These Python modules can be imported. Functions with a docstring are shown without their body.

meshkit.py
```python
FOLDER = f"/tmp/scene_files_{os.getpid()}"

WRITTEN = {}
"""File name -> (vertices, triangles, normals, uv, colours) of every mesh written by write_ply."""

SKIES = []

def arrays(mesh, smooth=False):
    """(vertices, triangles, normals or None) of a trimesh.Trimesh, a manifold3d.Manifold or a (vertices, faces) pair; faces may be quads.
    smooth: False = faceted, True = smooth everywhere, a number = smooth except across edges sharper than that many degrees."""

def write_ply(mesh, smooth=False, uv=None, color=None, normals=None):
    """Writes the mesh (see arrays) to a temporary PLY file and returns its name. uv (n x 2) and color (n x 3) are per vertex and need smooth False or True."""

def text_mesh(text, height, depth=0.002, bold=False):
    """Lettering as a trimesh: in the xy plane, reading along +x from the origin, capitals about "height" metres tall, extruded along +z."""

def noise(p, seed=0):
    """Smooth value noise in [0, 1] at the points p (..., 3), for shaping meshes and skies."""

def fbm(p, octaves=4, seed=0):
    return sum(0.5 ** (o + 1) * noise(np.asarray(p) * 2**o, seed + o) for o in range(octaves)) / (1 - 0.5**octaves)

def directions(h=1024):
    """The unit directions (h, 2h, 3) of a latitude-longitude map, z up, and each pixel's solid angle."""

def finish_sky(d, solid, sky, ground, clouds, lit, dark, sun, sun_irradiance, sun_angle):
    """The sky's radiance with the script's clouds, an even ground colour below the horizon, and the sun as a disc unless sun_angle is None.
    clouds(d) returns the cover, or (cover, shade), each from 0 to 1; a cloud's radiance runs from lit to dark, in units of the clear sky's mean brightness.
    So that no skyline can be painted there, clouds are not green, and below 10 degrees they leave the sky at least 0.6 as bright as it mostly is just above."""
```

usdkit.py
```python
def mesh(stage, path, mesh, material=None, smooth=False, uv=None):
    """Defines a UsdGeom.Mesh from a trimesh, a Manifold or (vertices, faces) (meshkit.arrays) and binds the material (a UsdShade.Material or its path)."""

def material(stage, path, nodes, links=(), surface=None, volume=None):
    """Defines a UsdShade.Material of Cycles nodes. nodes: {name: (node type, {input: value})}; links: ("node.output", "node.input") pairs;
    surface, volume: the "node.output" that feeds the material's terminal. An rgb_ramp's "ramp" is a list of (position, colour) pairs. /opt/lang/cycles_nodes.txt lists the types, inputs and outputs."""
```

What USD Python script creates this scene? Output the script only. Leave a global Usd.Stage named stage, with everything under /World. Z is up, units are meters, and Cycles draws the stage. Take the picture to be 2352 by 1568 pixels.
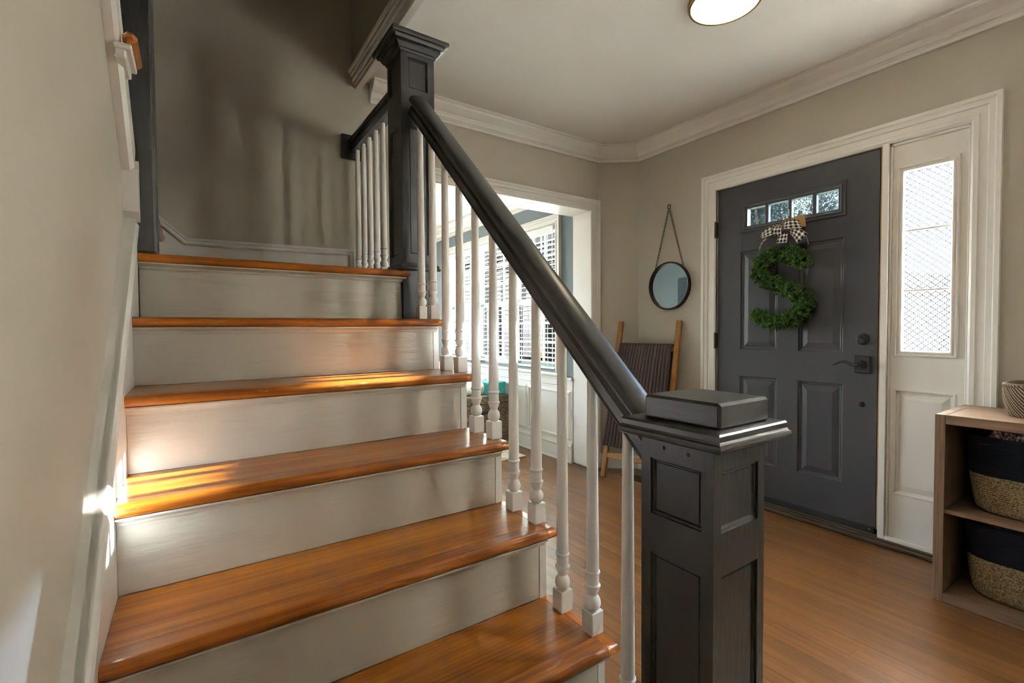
import math, random
import numpy as np, trimesh, shapely, manifold3d
import shapely.geometry as sg
import meshkit, usdkit
from pxr import Usd, UsdGeom, UsdLux, UsdShade, Gf, Sdf, Vt

random.seed(7); RNG = np.random.default_rng(7)
stage = Usd.Stage.CreateInMemory()
UsdGeom.SetStageUpAxis(stage, "Z"); UsdGeom.SetStageMetersPerUnit(stage, 1.0)
UsdGeom.Xform.Define(stage, "/World"); UsdGeom.Scope.Define(stage, "/World/Looks")

# ------------------------------------------------------------------ camera, sky, sun, exposure
EYE = np.array([0.0, 0.0, 1.13]); YAW, PITCH, ROLL, FPX = 0.593935, -0.0270514, -0.00628967, 1087.93
cam = UsdGeom.Camera.Define(stage, "/World/camera")
_f = np.array([math.sin(YAW) * math.cos(PITCH), math.cos(YAW) * math.cos(PITCH), math.sin(PITCH)])
_r0 = np.array([math.cos(YAW), -math.sin(YAW), 0]); _u0 = np.cross(_r0, _f)
_r = _r0 * math.cos(ROLL) + _u0 * math.sin(ROLL); _u = -_r0 * math.sin(ROLL) + _u0 * math.cos(ROLL)
cam.AddTransformOp().Set(Gf.Matrix4d(*_r, 0, *_u, 0, *(-_f), 0, *EYE, 1))
cam.CreateHorizontalApertureAttr(36.0); cam.CreateVerticalApertureAttr(24.0)
cam.CreateFocalLengthAttr(FPX / 2352 * 36.0); cam.CreateFStopAttr(0.0)
cam.CreateClippingRangeAttr(Gf.Vec2f(0.02, 500)); cam.CreateExposureAttr(1.80)

SUN_DIR = np.array([-1.0, -0.015, -0.34]); SUN_DIR /= np.linalg.norm(SUN_DIR)
SUN_STRENGTH, SKY_STRENGTH = 38.0, 1.7
sun = UsdLux.DistantLight.Define(stage, "/World/sun")
_b = -SUN_DIR; _x = np.cross([0, 0, 1.0], _b); _x /= np.linalg.norm(_x); _y = np.cross(_b, _x)
sun.AddTransformOp().Set(Gf.Matrix4d(*_x, 0, *_y, 0, *_b, 0, 0, 0, 0, 1))
sun.CreateAngleAttr(0.9); sun.CreateIntensityAttr(SUN_STRENGTH); sun.CreateColorAttr(Gf.Vec3f(1.0, 0.965, 0.91))
sun.CreateNormalizeAttr(True)
dome = UsdLux.DomeLight.Define(stage, "/World/sky"); dome.CreateIntensityAttr(1.0)
sky_m = usdkit.material(stage, "/World/Looks/sky", {
    "sky": ("sky_texture", {"sky_type": "multiple_scattering", "sun_disc": False, "sun_elevation": 0.33, "sun_rotation": math.pi / 2, "aerosol_density": 2.0}),
    "hs": ("mix", {"mix_type": "mix", "fac": 0.75, "color2": (2.85, 2.75, 2.55)}),
    "bg": ("background_shader", {"strength": SKY_STRENGTH})}, [("sky.color", "hs.color1"), ("hs.color", "bg.color")], surface="bg.background")
UsdShade.MaterialBindingAPI.Apply(dome.GetPrim()).Bind(sky_m)

# ------------------------------------------------------------------ helpers: scene tree
_names = {}
def unique(parent, name):
    key = (str(parent), name); n = _names.get(key, 0); _names[key] = n + 1
    return f"{parent}/{name}" + (f"_{n:03d}" if n else "")
def tag(prim, label=None, cat=None, group=None, kind=None):
    for k, v in (("label", label), ("category", cat), ("group", group), ("kind", kind)):
        if v: prim.SetCustomDataByKey(k, v)
    return prim
BASE = {}
def thing(name, label=None, cat=None, loc=(0, 0, 0), group=None, kind=None):
    p = unique("/World", name); x = UsdGeom.Xform.Define(stage, p); x.AddTranslateOp().Set(Gf.Vec3d(*map(float, loc)))
    BASE[p] = np.array(loc, float)
    tag(x.GetPrim(), label, cat, group, kind); return x.GetPrim()
def part(name, mesh, mat, parent="/World", label=None, kind=None, smooth=30, cat=None, group=None, uv=None):
    """One Mesh under parent; the vertices are given in world space."""
    pp = str(parent.GetPath()) if hasattr(parent, "GetPath") else parent
    path = unique(pp, name)
    v, f = (mesh.vertices, mesh.faces) if isinstance(mesh, trimesh.Trimesh) else mesh
    off = np.zeros(3); q = pp
    while q not in ("/World", ""):
        if q in BASE: off = BASE[q]; break
        q = q.rpartition("/")[0]
    m = usdkit.mesh(stage, path, trimesh.Trimesh(np.array(v) - off, np.array(f), process=False), M[mat] if isinstance(mat, str) else mat, smooth if uv is None else True, uv)
    tag(m.GetPrim(), label, cat, group, kind); return m.GetPrim()
def struct(name, mesh, mat, **k): return part(name, mesh, mat, kind="structure", **k)
def copy_of(prim, loc, label=None, rot=0):
    d = prim.GetCustomData(); p = unique("/World", prim.GetName()); x = UsdGeom.Xform.Define(stage, p)
    x.AddTranslateOp().Set(Gf.Vec3d(*map(float, loc)))
    if rot: x.AddRotateZOp().Set(rot)
    x.GetPrim().GetReferences().AddInternalReference(prim.GetPath()); x.GetPrim().SetInstanceable(True)
    tag(x.GetPrim(), label or d.get("label"), d.get("category"), d.get("group")); return x.GetPrim()

# ------------------------------------------------------------------ helpers: meshes
def cat(*ms): return trimesh.util.concatenate([m for m in ms])
def box(x0, x1, y0, y1, z0, z1):
    return trimesh.creation.box(bounds=[[min(x0, x1), min(y0, y1), min(z0, z1)], [max(x0, x1), max(y0, y1), max(z0, z1)]])
def rbox(x0, x1, y0, y1, z0, z1, b=0.003):
    """Box with chamfered edges."""
    lo = np.array([min(x0, x1), min(y0, y1), min(z0, z1)]); hi = np.array([max(x0, x1), max(y0, y1), max(z0, z1)])
    b = min(b, (hi - lo).min() * .45); pts = []
    for s in np.ndindex(2, 2, 2):
        c = np.where(s, hi, lo); d = np.where(s, -b, b)
        for k in range(3):
            p = c + d; p[k] = c[k]; pts.append(p)
    return trimesh.convex.convex_hull(np.array(pts))
def mat_from(o, ex, ey, ez):
    m = np.eye(4); m[:3, 0], m[:3, 1], m[:3, 2], m[:3, 3] = ex, ey, ez, o; return m
def extrude(poly, depth, o=(0, 0, 0), ex=(1, 0, 0), ey=(0, 1, 0)):
    """Extrudes a 2D polygon (u along ex, v along ey) by depth along ex x ey from o."""
    if not isinstance(poly, (sg.Polygon, sg.MultiPolygon)): poly = sg.Polygon(poly)
    gs = getattr(poly, "geoms", [poly])
    m = cat(*[trimesh.creation.extrude_polygon(g, abs(depth), engine="earcut") for g in gs])
    ez = np.cross(ex, ey)
    if depth < 0: m.apply_translation([0, 0, depth])
    m.apply_transform(mat_from(o, ex, ey, ez)); return m
def rect(a, b, c, d): return sg.box(min(a, c), min(b, d), max(a, c), max(b, d))
def sweep(path, prof, b, closed=False):
    """Profile (a, b) swept along a polyline: a is to the left of the run seen against b. Mitred corners."""
    P = np.array(path, float); b = np.array(b, float); n = len(P); prof = np.array(prof, float)
    seg = [(P[(i + 1) % n] - P[i]) for i in range(n if closed else n - 1)]
    seg = [s / np.linalg.norm(s) for s in seg]; per = [np.cross(b, s) for s in seg]
    rings = []
    for i in range(n):
        if closed: a0, a1 = per[i - 1], per[i]
        else: a0, a1 = per[max(i - 1, 0)], per[min(i, len(per) - 1)]
        m = (a0 + a1) / (1 + a0 @ a1)
        rings.append(P[i] + prof[:, :1] * m + prof[:, 1:] * b)
    k = len(prof); V = np.vstack(rings); F = []
    for i in range(n if closed else n - 1):
        j = (i + 1) % n
        for q in range(k):
            r = (q + 1) % k
            F += [[i * k + q, i * k + r, j * k + r], [i * k + q, j * k + r, j * k + q]]
    if not closed:
        import mapbox_earcut
        t = np.array(mapbox_earcut.triangulate_float64(prof, np.array([k], np.uint32))).reshape(-1, 3)
        F += [list(x) for x in t] + [[(n - 1) * k + x for x in y[::-1]] for y in t]
    m = trimesh.Trimesh(V, np.array(F), process=False); m.fix_normals(); return m
def loops(rings, cap_last=True, cap_first=False):
    """Joins rings of equal length with quads."""
    k = len(rings[0]); V = np.vstack(rings); F = []
    for i in range(len(rings) - 1):
        for q in range(k):
            r = (q + 1) % k
            F += [[i * k + q, i * k + r, (i + 1) * k + r], [i * k + q, (i + 1) * k + r, (i + 1) * k + q]]
    def capf(o, rev):
        t = [[o, o + q, o + q + 1] for q in range(1, k - 1)]
        return [x[::-1] for x in t] if rev else t
    if cap_last: F += capf((len(rings) - 1) * k, False)
    if cap_first: F += capf(0, True)
    return trimesh.Trimesh(V, np.array(F), process=False)
def panel(u0, v0, u1, v1, steps, o, ex, ey):
    """Nested rectangles: steps = [(inset, height)], height along ex x ey, from the outer edge inwards."""
    ex, ey = np.array(ex, float), np.array(ey, float); ez = np.cross(ex, ey); R = []
    for i, h in steps:
        R.append(np.array([np.array(o) + ex * u + ey * v + ez * h for u, v in ((u0 + i, v0 + i), (u1 - i, v0 + i), (u1 - i, v1 - i), (u0 + i, v1 - i))]))
    return loops(R)
def lathe(prof, o=(0, 0, 0), n=24, axis=(0, 0, 1)):
    m = trimesh.creation.revolve(np.array(prof, float), sections=n)
    z = np.array(axis, float); z /= np.linalg.norm(z); x = np.cross([0.3, 0.9, 0.31], z); x /= np.linalg.norm(x)
    m.apply_transform(mat_from(o, x, np.cross(z, x), z)); m.fix_normals(); return m
def tube(pts, r, n=8, closed=False):
    pts = np.array(pts, float); N = len(pts); rr = np.broadcast_to(np.asarray(r, float), (N,)); R = []
    t = np.roll(pts, -1, 0) - np.roll(pts, 1, 0) if closed else np.gradient(pts, axis=0)
    t /= np.linalg.norm(t, axis=1, keepdims=True)
    up = np.array([0, 0, 1.0]) if abs(t[0][2]) < .9 else np.array([1.0, 0, 0]); a = np.linspace(0, 2 * np.pi, n, endpoint=False)
    u = np.cross(t[0], up)
    for i in range(N):
        u = u - t[i] * (u @ t[i]); u /= np.linalg.norm(u); w = np.cross(t[i], u)
        R.append(pts[i] + rr[i] * (np.cos(a)[:, None] * u + np.sin(a)[:, None] * w))
    if closed:
        m = loops(R + [R[0]], cap_last=False)
    else: m = loops(R, True, True)
    m.merge_vertices(); m.fix_normals(); return m
def cyl(p, q, r, n=16): return tube([p, q], r, n)
def hull(pts): return trimesh.convex.convex_hull(np.array(pts))
def ball_pts(c, r, n=2):
    return trimesh.creation.icosphere(subdivisions=n, radius=r).vertices + np.array(c)

# ------------------------------------------------------------------ materials
M = {}
def mk(name, nodes, links, surface="p.BSDF"): M[name] = usdkit.material(stage, f"/World/Looks/{name}", nodes, links, surface=surface); return M[name]
def paint(name, col, rough=.5, var=.05, bump=.04, bscale=60, spec=.5, stretch=(1, 1, 1), coat=0.0, dirt=0.0, dirt_col=(.2, .16, .12), dist=.0012):
    c = np.array(col)
    nodes = {"g": ("geometry", {}), "mp": ("mapping", {"scale": stretch}), "n": ("noise_texture", {"scale": 2.2, "detail": 4}),
             "r": ("rgb_ramp", {"ramp": [(.3, tuple(c * (1 - var))), (.7, tuple(np.minimum(c * (1 + var), 1)))]}),
             "n2": ("noise_texture", {"scale": bscale, "detail": 3}), "b": ("bump", {"strength": min(1, bump * 4), "distance": dist}),
             "p": ("principled_bsdf", {"roughness": rough, "specular_ior_level": spec, "coat_weight": coat, "coat_roughness": .12})}
    links = [("g.position", "mp.vector"), ("g.position", "n.vector"), ("n.fac", "r.fac"), ("mp.vector", "n2.vector"), ("n2.fac", "b.height"), ("b.normal", "p.normal")]
    if dirt:
        nodes["n3"] = ("noise_texture", {"scale": 7, "detail": 6, "roughness": .7}); nodes["r3"] = ("rgb_ramp", {"ramp": [(.60, (0, 0, 0)), (.74, (dirt,) * 3)]})
        nodes["mx"] = ("mix", {"color2": dirt_col})
        links += [("mp.vector", "n3.vector"), ("n3.fac", "r3.fac"), ("r3.color", "mx.fac"), ("r.color", "mx.color1"), ("mx.color", "p.base_color")]
    else: links += [("r.color", "p.base_color")]
    return mk(name, nodes, links)
def wood(name, c_lo, c_hi, grain, rough=.35, coat=0.0, vary=0.25, bump=.03, fine=(90, 3), wear=0.0, wear_col=(.35, .2, .1), crough=.1):
    """grain: 0, 1, 2 = the axis the fibres run along."""
    s1 = [16.0] * 3; s1[grain] = 1.1; s2 = [fine[0] * 1.0] * 3; s2[grain] = fine[1]
    nodes = {"g": ("geometry", {}), "oi": ("object_info", {}), "sh": ("vector_math", {"math_type": "scale", "vector1": (3.1, 2.7, 1.9)}), "ad": ("vector_math", {"math_type": "add"}),
             "m1": ("mapping", {"scale": tuple(s1)}), "m2": ("mapping", {"scale": tuple(s2)}),
             "n1": ("noise_texture", {"scale": 1, "detail": 4, "distortion": .8}), "n2": ("noise_texture", {"scale": 1, "detail": 5, "roughness": .65}),
             "mxf": ("mix", {"mix_type": "mix", "fac": .55}), "r": ("rgb_ramp", {"ramp": [(.36, c_lo), (.49, tuple((np.array(c_lo) + np.array(c_hi)) / 2)), (.62, c_hi)]}),
             "rv": ("rgb_ramp", {"ramp": [(0, (1 - vary,) * 3), (1, (1 + vary * .5,) * 3)]}), "mv": ("mix", {"mix_type": "multiply", "fac": 1}),
             "b": ("bump", {"strength": bump * 4, "distance": .003}),
             "p": ("principled_bsdf", {"roughness": rough, "coat_weight": coat, "coat_roughness": crough, "specular_ior_level": .35})}
    links = [("oi.random", "sh.scale"), ("g.position", "ad.vector1"), ("sh.vector", "ad.vector2"), ("ad.vector", "m1.vector"), ("ad.vector", "m2.vector"), ("m1.vector", "n1.vector"), ("m2.vector", "n2.vector"),
             ("n1.fac", "mxf.color1"), ("n2.fac", "mxf.color2"), ("mxf.color", "r.fac"), ("oi.random", "rv.fac"), ("r.color", "mv.color1"), ("rv.color", "mv.color2"),
             ("n2.fac", "b.height"), ("b.normal", "p.normal")]
    last = "mv.color"
    if wear:
        s3 = [38.0] * 3; s3[grain] = 9.0
        nodes["m3"] = ("mapping", {"scale": tuple(s3)}); nodes["n3"] = ("noise_texture", {"scale": 1, "detail": 6, "roughness": .75}); nodes["r3"] = ("rgb_ramp", {"ramp": [(.60, (0, 0, 0)), (.70, (wear,) * 3)]})
        nodes["mw"] = ("mix", {"color2": wear_col}); links += [("ad.vector", "m3.vector"), ("m3.vector", "n3.vector"), ("n3.fac", "r3.fac"), ("r3.color", "mw.fac"), (last, "mw.color1")]; last = "mw.color"
    links.append((last, "p.base_color"))
    return mk(name, nodes, links)
def plain(name, col, rough=.5, metal=0.0, **k):
    return mk(name, {"p": ("principled_bsdf", {"base_color": col, "roughness": rough, "metallic": metal, **k})}, [])

paint("wall_paint", (.47, .425, .345), rough=.6, var=.03, bump=.02, bscale=140, spec=.3)
paint("ceiling_paint", (.76, .735, .68), rough=.8, var=.02, bump=.01, spec=.2)
paint("trim_paint", (.74, .70, .64), rough=.32, var=.03, bump=.02, bscale=50)
paint("stair_trim", (.78, .755, .715), rough=.28, var=.04, bump=.05, bscale=35)
paint("riser_paint", (.56, .52, .445), rough=.34, var=.07, bump=.10, dist=.0045, bscale=42, stretch=(.2, 1, 1.5), dirt=.34, dirt_col=(.28, .22, .16))
paint("baluster_paint", (.80, .78, .75), rough=.3, var=.03, bump=.02, bscale=40)
paint("charcoal", (.034, .033, .0325), rough=.38, var=.14, bump=.14, dist=.0018, bscale=85, stretch=(1, 1, .16), spec=.55, dirt=.25, dirt_col=(.018, .015, .012))
paint("charcoal_rail", (.044, .043, .043), rough=.30, var=.08, bump=.02, bscale=40, spec=.6)
paint("charcoal_cap", (.045, .044, .043), rough=.36, var=.14, bump=.14, dist=.0022, bscale=80, stretch=(.2, .2, 1), spec=.55)
paint("door_paint", (.052, .051, .055), rough=.42, var=.06, bump=.03, bscale=60, stretch=(1, 1, .2), spec=.45)
paint("blue_wall", (.150, .180, .190), rough=.6, var=.02, bump=.01)
wood("tread_wood", (.19, .042, .0012), (.42, .140, .006), 0, rough=.36, coat=.35, vary=.18, bump=.02, fine=(120, 3), wear=.55, wear_col=(.10, .03, .008))
wood("nosing_wood", (.17, .040, .003), (.42, .128, .010), 0, rough=.33, coat=.5, vary=.15, bump=.03, fine=(120, 4), wear=.8, wear_col=(.46, .25, .10))
wood("return_wood", (.17, .040, .003), (.40, .120, .010), 1, rough=.33, coat=.5, vary=.15, bump=.03, fine=(120, 4), wear=.8, wear_col=(.10, .03, .01))
wood("floor_wood", (.125, .052, .017), (.215, .094, .030), 1, rough=.34, coat=.25, vary=.15, bump=.015, fine=(110, 2.2), crough=.22)
wood("ladder_wood", (.20, .085, .022), (.37, .175, .052), 2, rough=.55, vary=.12, bump=.04)
wood("rung_wood", (.22, .092, .024), (.39, .185, .056), 1, rough=.55, vary=.12, bump=.04)
wood("laminate_v", (.125, .073, .042), (.255, .158, .094), 2, rough=.5, vary=.05, bump=.01, fine=(140, 4))
wood("laminate_h", (.125, .073, .042), (.255, .158, .094), 1, rough=.5, vary=.05, bump=.01, fine=(140, 4))
plain("black_metal", (.018, .017, .017), rough=.42, metal=.3)
plain("oil_bronze", (.035, .024, .018), rough=.35, metal=.6)
plain("brass", (.36, .24, .09), rough=.35, metal=1.0)
plain("aged_brass", (.16, .115, .05), rough=.45, metal=.9)
plain("mirror_silver", (.80, .83, .85), rough=.015, metal=1.0)
plain("dark_rubber", (.012, .011, .010), rough=.6)
plain("threshold_metal", (.07, .048, .028), rough=.4, metal=.4)
plain("raw_edge", (.40, .20, .07), rough=.7)
plain("white_plastic", (.80, .80, .78), rough=.4)
mk("slat", {"d": ("principled_bsdf", {"base_color": (.86, .86, .83), "roughness": .4}), "t": ("translucent_bsdf", {"color": (.6, .6, .56)}), "m": ("mix_closure", {"fac": .12})}, [("d.BSDF", "m.closure1"), ("t.BSDF", "m.closure2")], "m.closure")
mk("screen_glass", {"t": ("transparent_bsdf", {"color": (.62, .67, .68)}), "gl": ("glossy_bsdf", {"color": (1, 1, 1), "roughness": .02}), "f": ("fresnel", {"IOR": 1.35}), "m": ("mix_closure", {})}, [("t.BSDF", "m.closure1"), ("gl.BSDF", "m.closure2"), ("f.fac", "m.fac")], "m.closure")
mk("lite_glass", {"t": ("transparent_bsdf", {"color": (.42, .46, .50)}), "gl": ("glossy_bsdf", {"color": (1, 1, 1), "roughness": .02}), "f": ("fresnel", {"IOR": 1.35}), "m": ("mix_closure", {})}, [("t.BSDF", "m.closure1"), ("gl.BSDF", "m.closure2"), ("f.fac", "m.fac")], "m.closure")
mk("pane_glass", {"t": ("transparent_bsdf", {"color": (.95, .97, .97)}), "gl": ("glossy_bsdf", {"color": (1, 1, 1), "roughness": .02}), "f": ("fresnel", {"IOR": 1.35}), "m": ("mix_closure", {})}, [("t.BSDF", "m.closure1"), ("gl.BSDF", "m.closure2"), ("f.fac", "m.fac")], "m.closure")

# ------------------------------------------------------------------ setting: shell
XD, YB, ZC = 2.96, 2.775, 2.56                     # door wall, back wall, hall ceiling
XDIN = 2.63                                         # dining room front wall
ZTOP = 4.8
YX = dict(ex=(0, 1, 0), ey=(0, 0, 1))               # a wall in the y-z plane, depth along +x
XZ = dict(ex=(1, 0, 0), ey=(0, 0, 1))               # a wall in the x-z plane, depth along -y

floor = thing("floor", "narrow strip hardwood floor of the hall and dining room", None, (0, 0, 0), kind="structure")
part("subfloor", cat(box(-1.4, 3.1, -2.5, 2.97, -.12, -.012), box(-1.4, 2.75, 2.97, 6.8, -.12, -.012), box(-1.3, .82, -2.4, .3, -.012, 0), box(-1.3, 1.1, 2.98, 6.6, -.012, 0), box(1.1, 2.63, 4.75, 6.6, -.012, 0), box(.82, 2.96, -2.4, -.40, -.012, 0)), "floor_wood", floor)
def lay(xa, xb, ya, yb, w=.0572):
    n = int(round((xb - xa) / w))
    for i in range(n):
        y = ya + RNG.uniform(-1.2, 0)
        while y < yb:
            e = y + RNG.uniform(.75, 1.9)
            a, b = max(y, ya), min(e, yb)
            if b - a > .05:
                g = .0002
                top = -.0002 * RNG.random()
                part("floorboard", rbox(xa + i * w + g, xa + (i + 1) * w - g, a + g, b - g, -.012, top, .0004), "floor_wood", floor, smooth=False)
            y = e
lay(.82, 2.956, -.40, 2.97)
lay(1.1, 2.62, 2.972, 4.75)

struct("wall_left", extrude(sg.Polygon([(-2.4, -.1), (1.894, -.1), (1.894, 1.56), (-1.846, ZTOP), (-2.4, ZTOP)]).difference(rect(-2.3, -.2, -.72, 2.25)), -.12, (-.165, 0, 0), **YX), "wall_paint")
struct("wall_back", extrude(rect(-1.3, -.1, 2.72, ZTOP).difference(rect(1.122, -.2, 2.638, 2.066)), -.20, (0, YB, 0), **XZ), "wall_paint")
struct("wall_right", extrude(rect(-2.4, -.1, 2.60, 2.75).difference(rect(.60, -.2, 1.93, 2.09)).difference(rect(-.88, 1.35, -.43, 2.2)), .16, (XD, 0, 0), **YX), "wall_paint")
_p, _q = np.array([2.712, YB]), np.array([2.963, 2.572]); _d = (_q - _p) / np.linalg.norm(_q - _p); _n = np.array([-_d[1], _d[0]])
struct("wall_corner", extrude([_p - _d * .01, _q + _d * .01, _q + _d * .01 + _n * .3, _p + _n * .3], 2.75), "wall_paint")
struct("ceiling", cat(box(.80, 3.1, -2.4, 2.95, ZC, ZC + .14), ), "ceiling_paint")
struct("ceiling_stairwell", box(-1.4, .9, -2.5, 2.9, ZTOP, ZTOP + .1), "ceiling_paint")
struct("wall_stairwell", box(.786, .90, -2.4, YB, ZC + .02, ZTOP), "wall_paint")
struct("wall_far_left", cat(box(-1.4, -1.3, -.28, 6.7, -.1, ZTOP), box(-1.4, -1.3, -2.5, -.28, 2.55, ZTOP)), "wall_paint")
# added living room behind the camera, out of view: its window fills the hall from the left
struct("floor_living", box(-4.6, -.29, -3.6, -.28, -.12, 0), "floor_wood")
struct("ceiling_living", box(-4.6, -.29, -3.6, -.28, 2.5, 2.6), "ceiling_paint")
struct("wall_living_side", cat(box(-4.6, -.29, -.38, -.28, -.1, 2.55), box(-4.6, -.29, -3.7, -3.6, -.1, 2.6), box(-.29, -.165, -3.6, -2.4, -.1, 2.6)), "wall_paint")
struct("wall_living_window", extrude(rect(-3.7, -.1, -.28, 2.6).difference(rect(-2.95, 1.35, -.55, 2.25)), -.15, (-4.5, 0, 0), **YX), "wall_paint")
w6 = thing("window_6", None, None, (-4.5, -1.75, 1.35), kind="structure")
part("window_frame", sweep([(-4.5, -2.95, 1.35), (-4.5, -2.95, 2.25), (-4.5, -.55, 2.25), (-4.5, -.55, 1.35)], [(-.05, -.10), (-.05, .004), (0, .004), (0, .022), (.09, .022), (.09, 0), (0, 0), (0, -.10)], (1, 0, 0), closed=True), "trim_paint", w6)
for y_ in (-2.15, -1.35): part("mullion", rbox(-4.57, -4.52, y_ - .03, y_ + .03, 1.35, 2.25, .004), "trim_paint", w6)
part("pane", box(-4.55, -4.546, -2.92, -.58, 1.38, 2.22), "pane_glass", w6)
struct("wall_front", cat(box(-.29, 3.1, -2.54, -2.4, -.1, ZTOP), box(-1.4, -.29, -2.54, -2.4, 2.55, ZTOP)), "wall_paint")
# unseen window in the door wall, out of view: its sunlit sheer lights the landing wall
w3 = thing("window_3", None, None, (XD, -.65, 1.35), kind="structure")
part("window_frame", sweep([(XD, -.43, 1.35), (XD, -.43, 2.2), (XD, -.88, 2.2), (XD, -.88, 1.35)], [(-.04, -.10), (-.04, .004), (0, .004), (0, .022), (.09, .022), (.09, 0), (0, 0), (0, -.10)], (-1, 0, 0), closed=True), "trim_paint", w3)
part("pane", box(XD + .04, XD + .044, -.86, -.45, 1.37, 2.18), "pane_glass", w3)
mk("sheer", {"t": ("translucent_bsdf", {"color": (.95, .94, .92)}), "d": ("diffuse_bsdf", {"color": (.8, .78, .74)}), "m": ("mix_closure", {"fac": .06})}, [("t.BSDF", "m.closure1"), ("d.BSDF", "m.closure2")], "m.closure")  # out-of-view curtain cloth, chosen to spread the sunlight softly
_yy = np.linspace(-.92, -.39, 70); _xx = XD - .045 + .012 * np.sin(_yy * 70)
part("sheer", extrude(sg.LineString(np.stack([_xx, _yy], 1)).buffer(.0008), 1.05, (0, 0, 1.22)), "sheer", w3)
part("curtain_rod", cyl((XD - .045, -1.0, 2.26), (XD - .045, -.31, 2.26), .010, 12), "oil_bronze", w3)

# dining room shell
WINY = [(3.21, 3.885), (3.905, 4.585), (4.605, 5.28)]; WZ0, WZ1 = .765, 2.04
_wd = rect(2.90, -.1, 6.7, 2.75)
for a, b in WINY: _wd = _wd.difference(rect(a, WZ0, b, WZ1))
struct("wall_dining_front", extrude(_wd, .095, (XDIN, 0, 0), **YX), "blue_wall")
struct("wall_dining_back", extrude(rect(-1.3, -.1, 2.78, 2.75).difference(rect(.1, .60, 2.1, 2.10)), -.12, (0, 6.6, 0), **XZ), "blue_wall")
w7 = thing("window_7", None, None, (1.1, 6.6, .6), kind="structure")  # unseen, in the dining back wall; lights the hall through the wide opening
part("window_frame", sweep([(.1, 6.6, .60), (.1, 6.6, 2.10), (2.1, 6.6, 2.10), (2.1, 6.6, .60)], [(-.05, -.10), (-.05, .004), (0, .004), (0, .022), (.09, .022), (.09, 0), (0, 0), (0, -.10)], (0, -1, 0), closed=True), "trim_paint", w7)
for x_ in (1.1,): part("mullion", rbox(x_ - .03, x_ + .03, 6.62, 6.67, .60, 2.10, .004), "trim_paint", w7)
part("pane", box(.13, 2.07, 6.645, 6.649, .63, 2.07), "pane_glass", w7)
struct("wall_dining_left", box(-1.3, -1.0, 2.975, 6.6, -.1, 2.75), "blue_wall")
struct("wall_dining_near", cat(box(-1.0, 1.14, 2.975, 2.99, 0, 2.45), box(2.622, XDIN, 2.975, 2.98, 0, 2.45), box(1.14, 2.63, 2.975, 2.99, 2.06, 2.45)), "blue_wall")
struct("ceiling_dining", box(-1.3, 2.78, 2.97, 6.7, 2.385, 2.6), "ceiling_paint")

# mouldings
CROWN = [(0, 0), (.092, 0), (.092, -.014), (.084, -.018), (.078, -.030), (.062, -.046), (.042, -.062), (.031, -.080), (.029, -.088), (.020, -.091), (.020, -.097), (.014, -.100), (.013, -.116), (0, -.116)]
struct("trim_1", sweep([(XD, -2.4, ZC), (XD, 2.572, ZC), (2.712, YB, ZC), (.885, YB, ZC)], CROWN, (0, 0, 1)), "trim_paint", smooth=12)
struct("trim_2", sweep([(XDIN, 2.99, 2.385), (XDIN, 6.6, 2.385), (-1.0, 6.6, 2.385), (-1.0, 2.99, 2.385)], [(a * 1.1, b * 1.22) for a, b in CROWN], (0, 0, 1)), "trim_paint", smooth=12)
CASE = [(0, 0), (0, .013), (.010, .018), (.026, .018), (.030, .013), (.056, .014), (.060, .020), (.080, .022), (.086, .029), (.102, .029), (.102, 0)]
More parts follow.
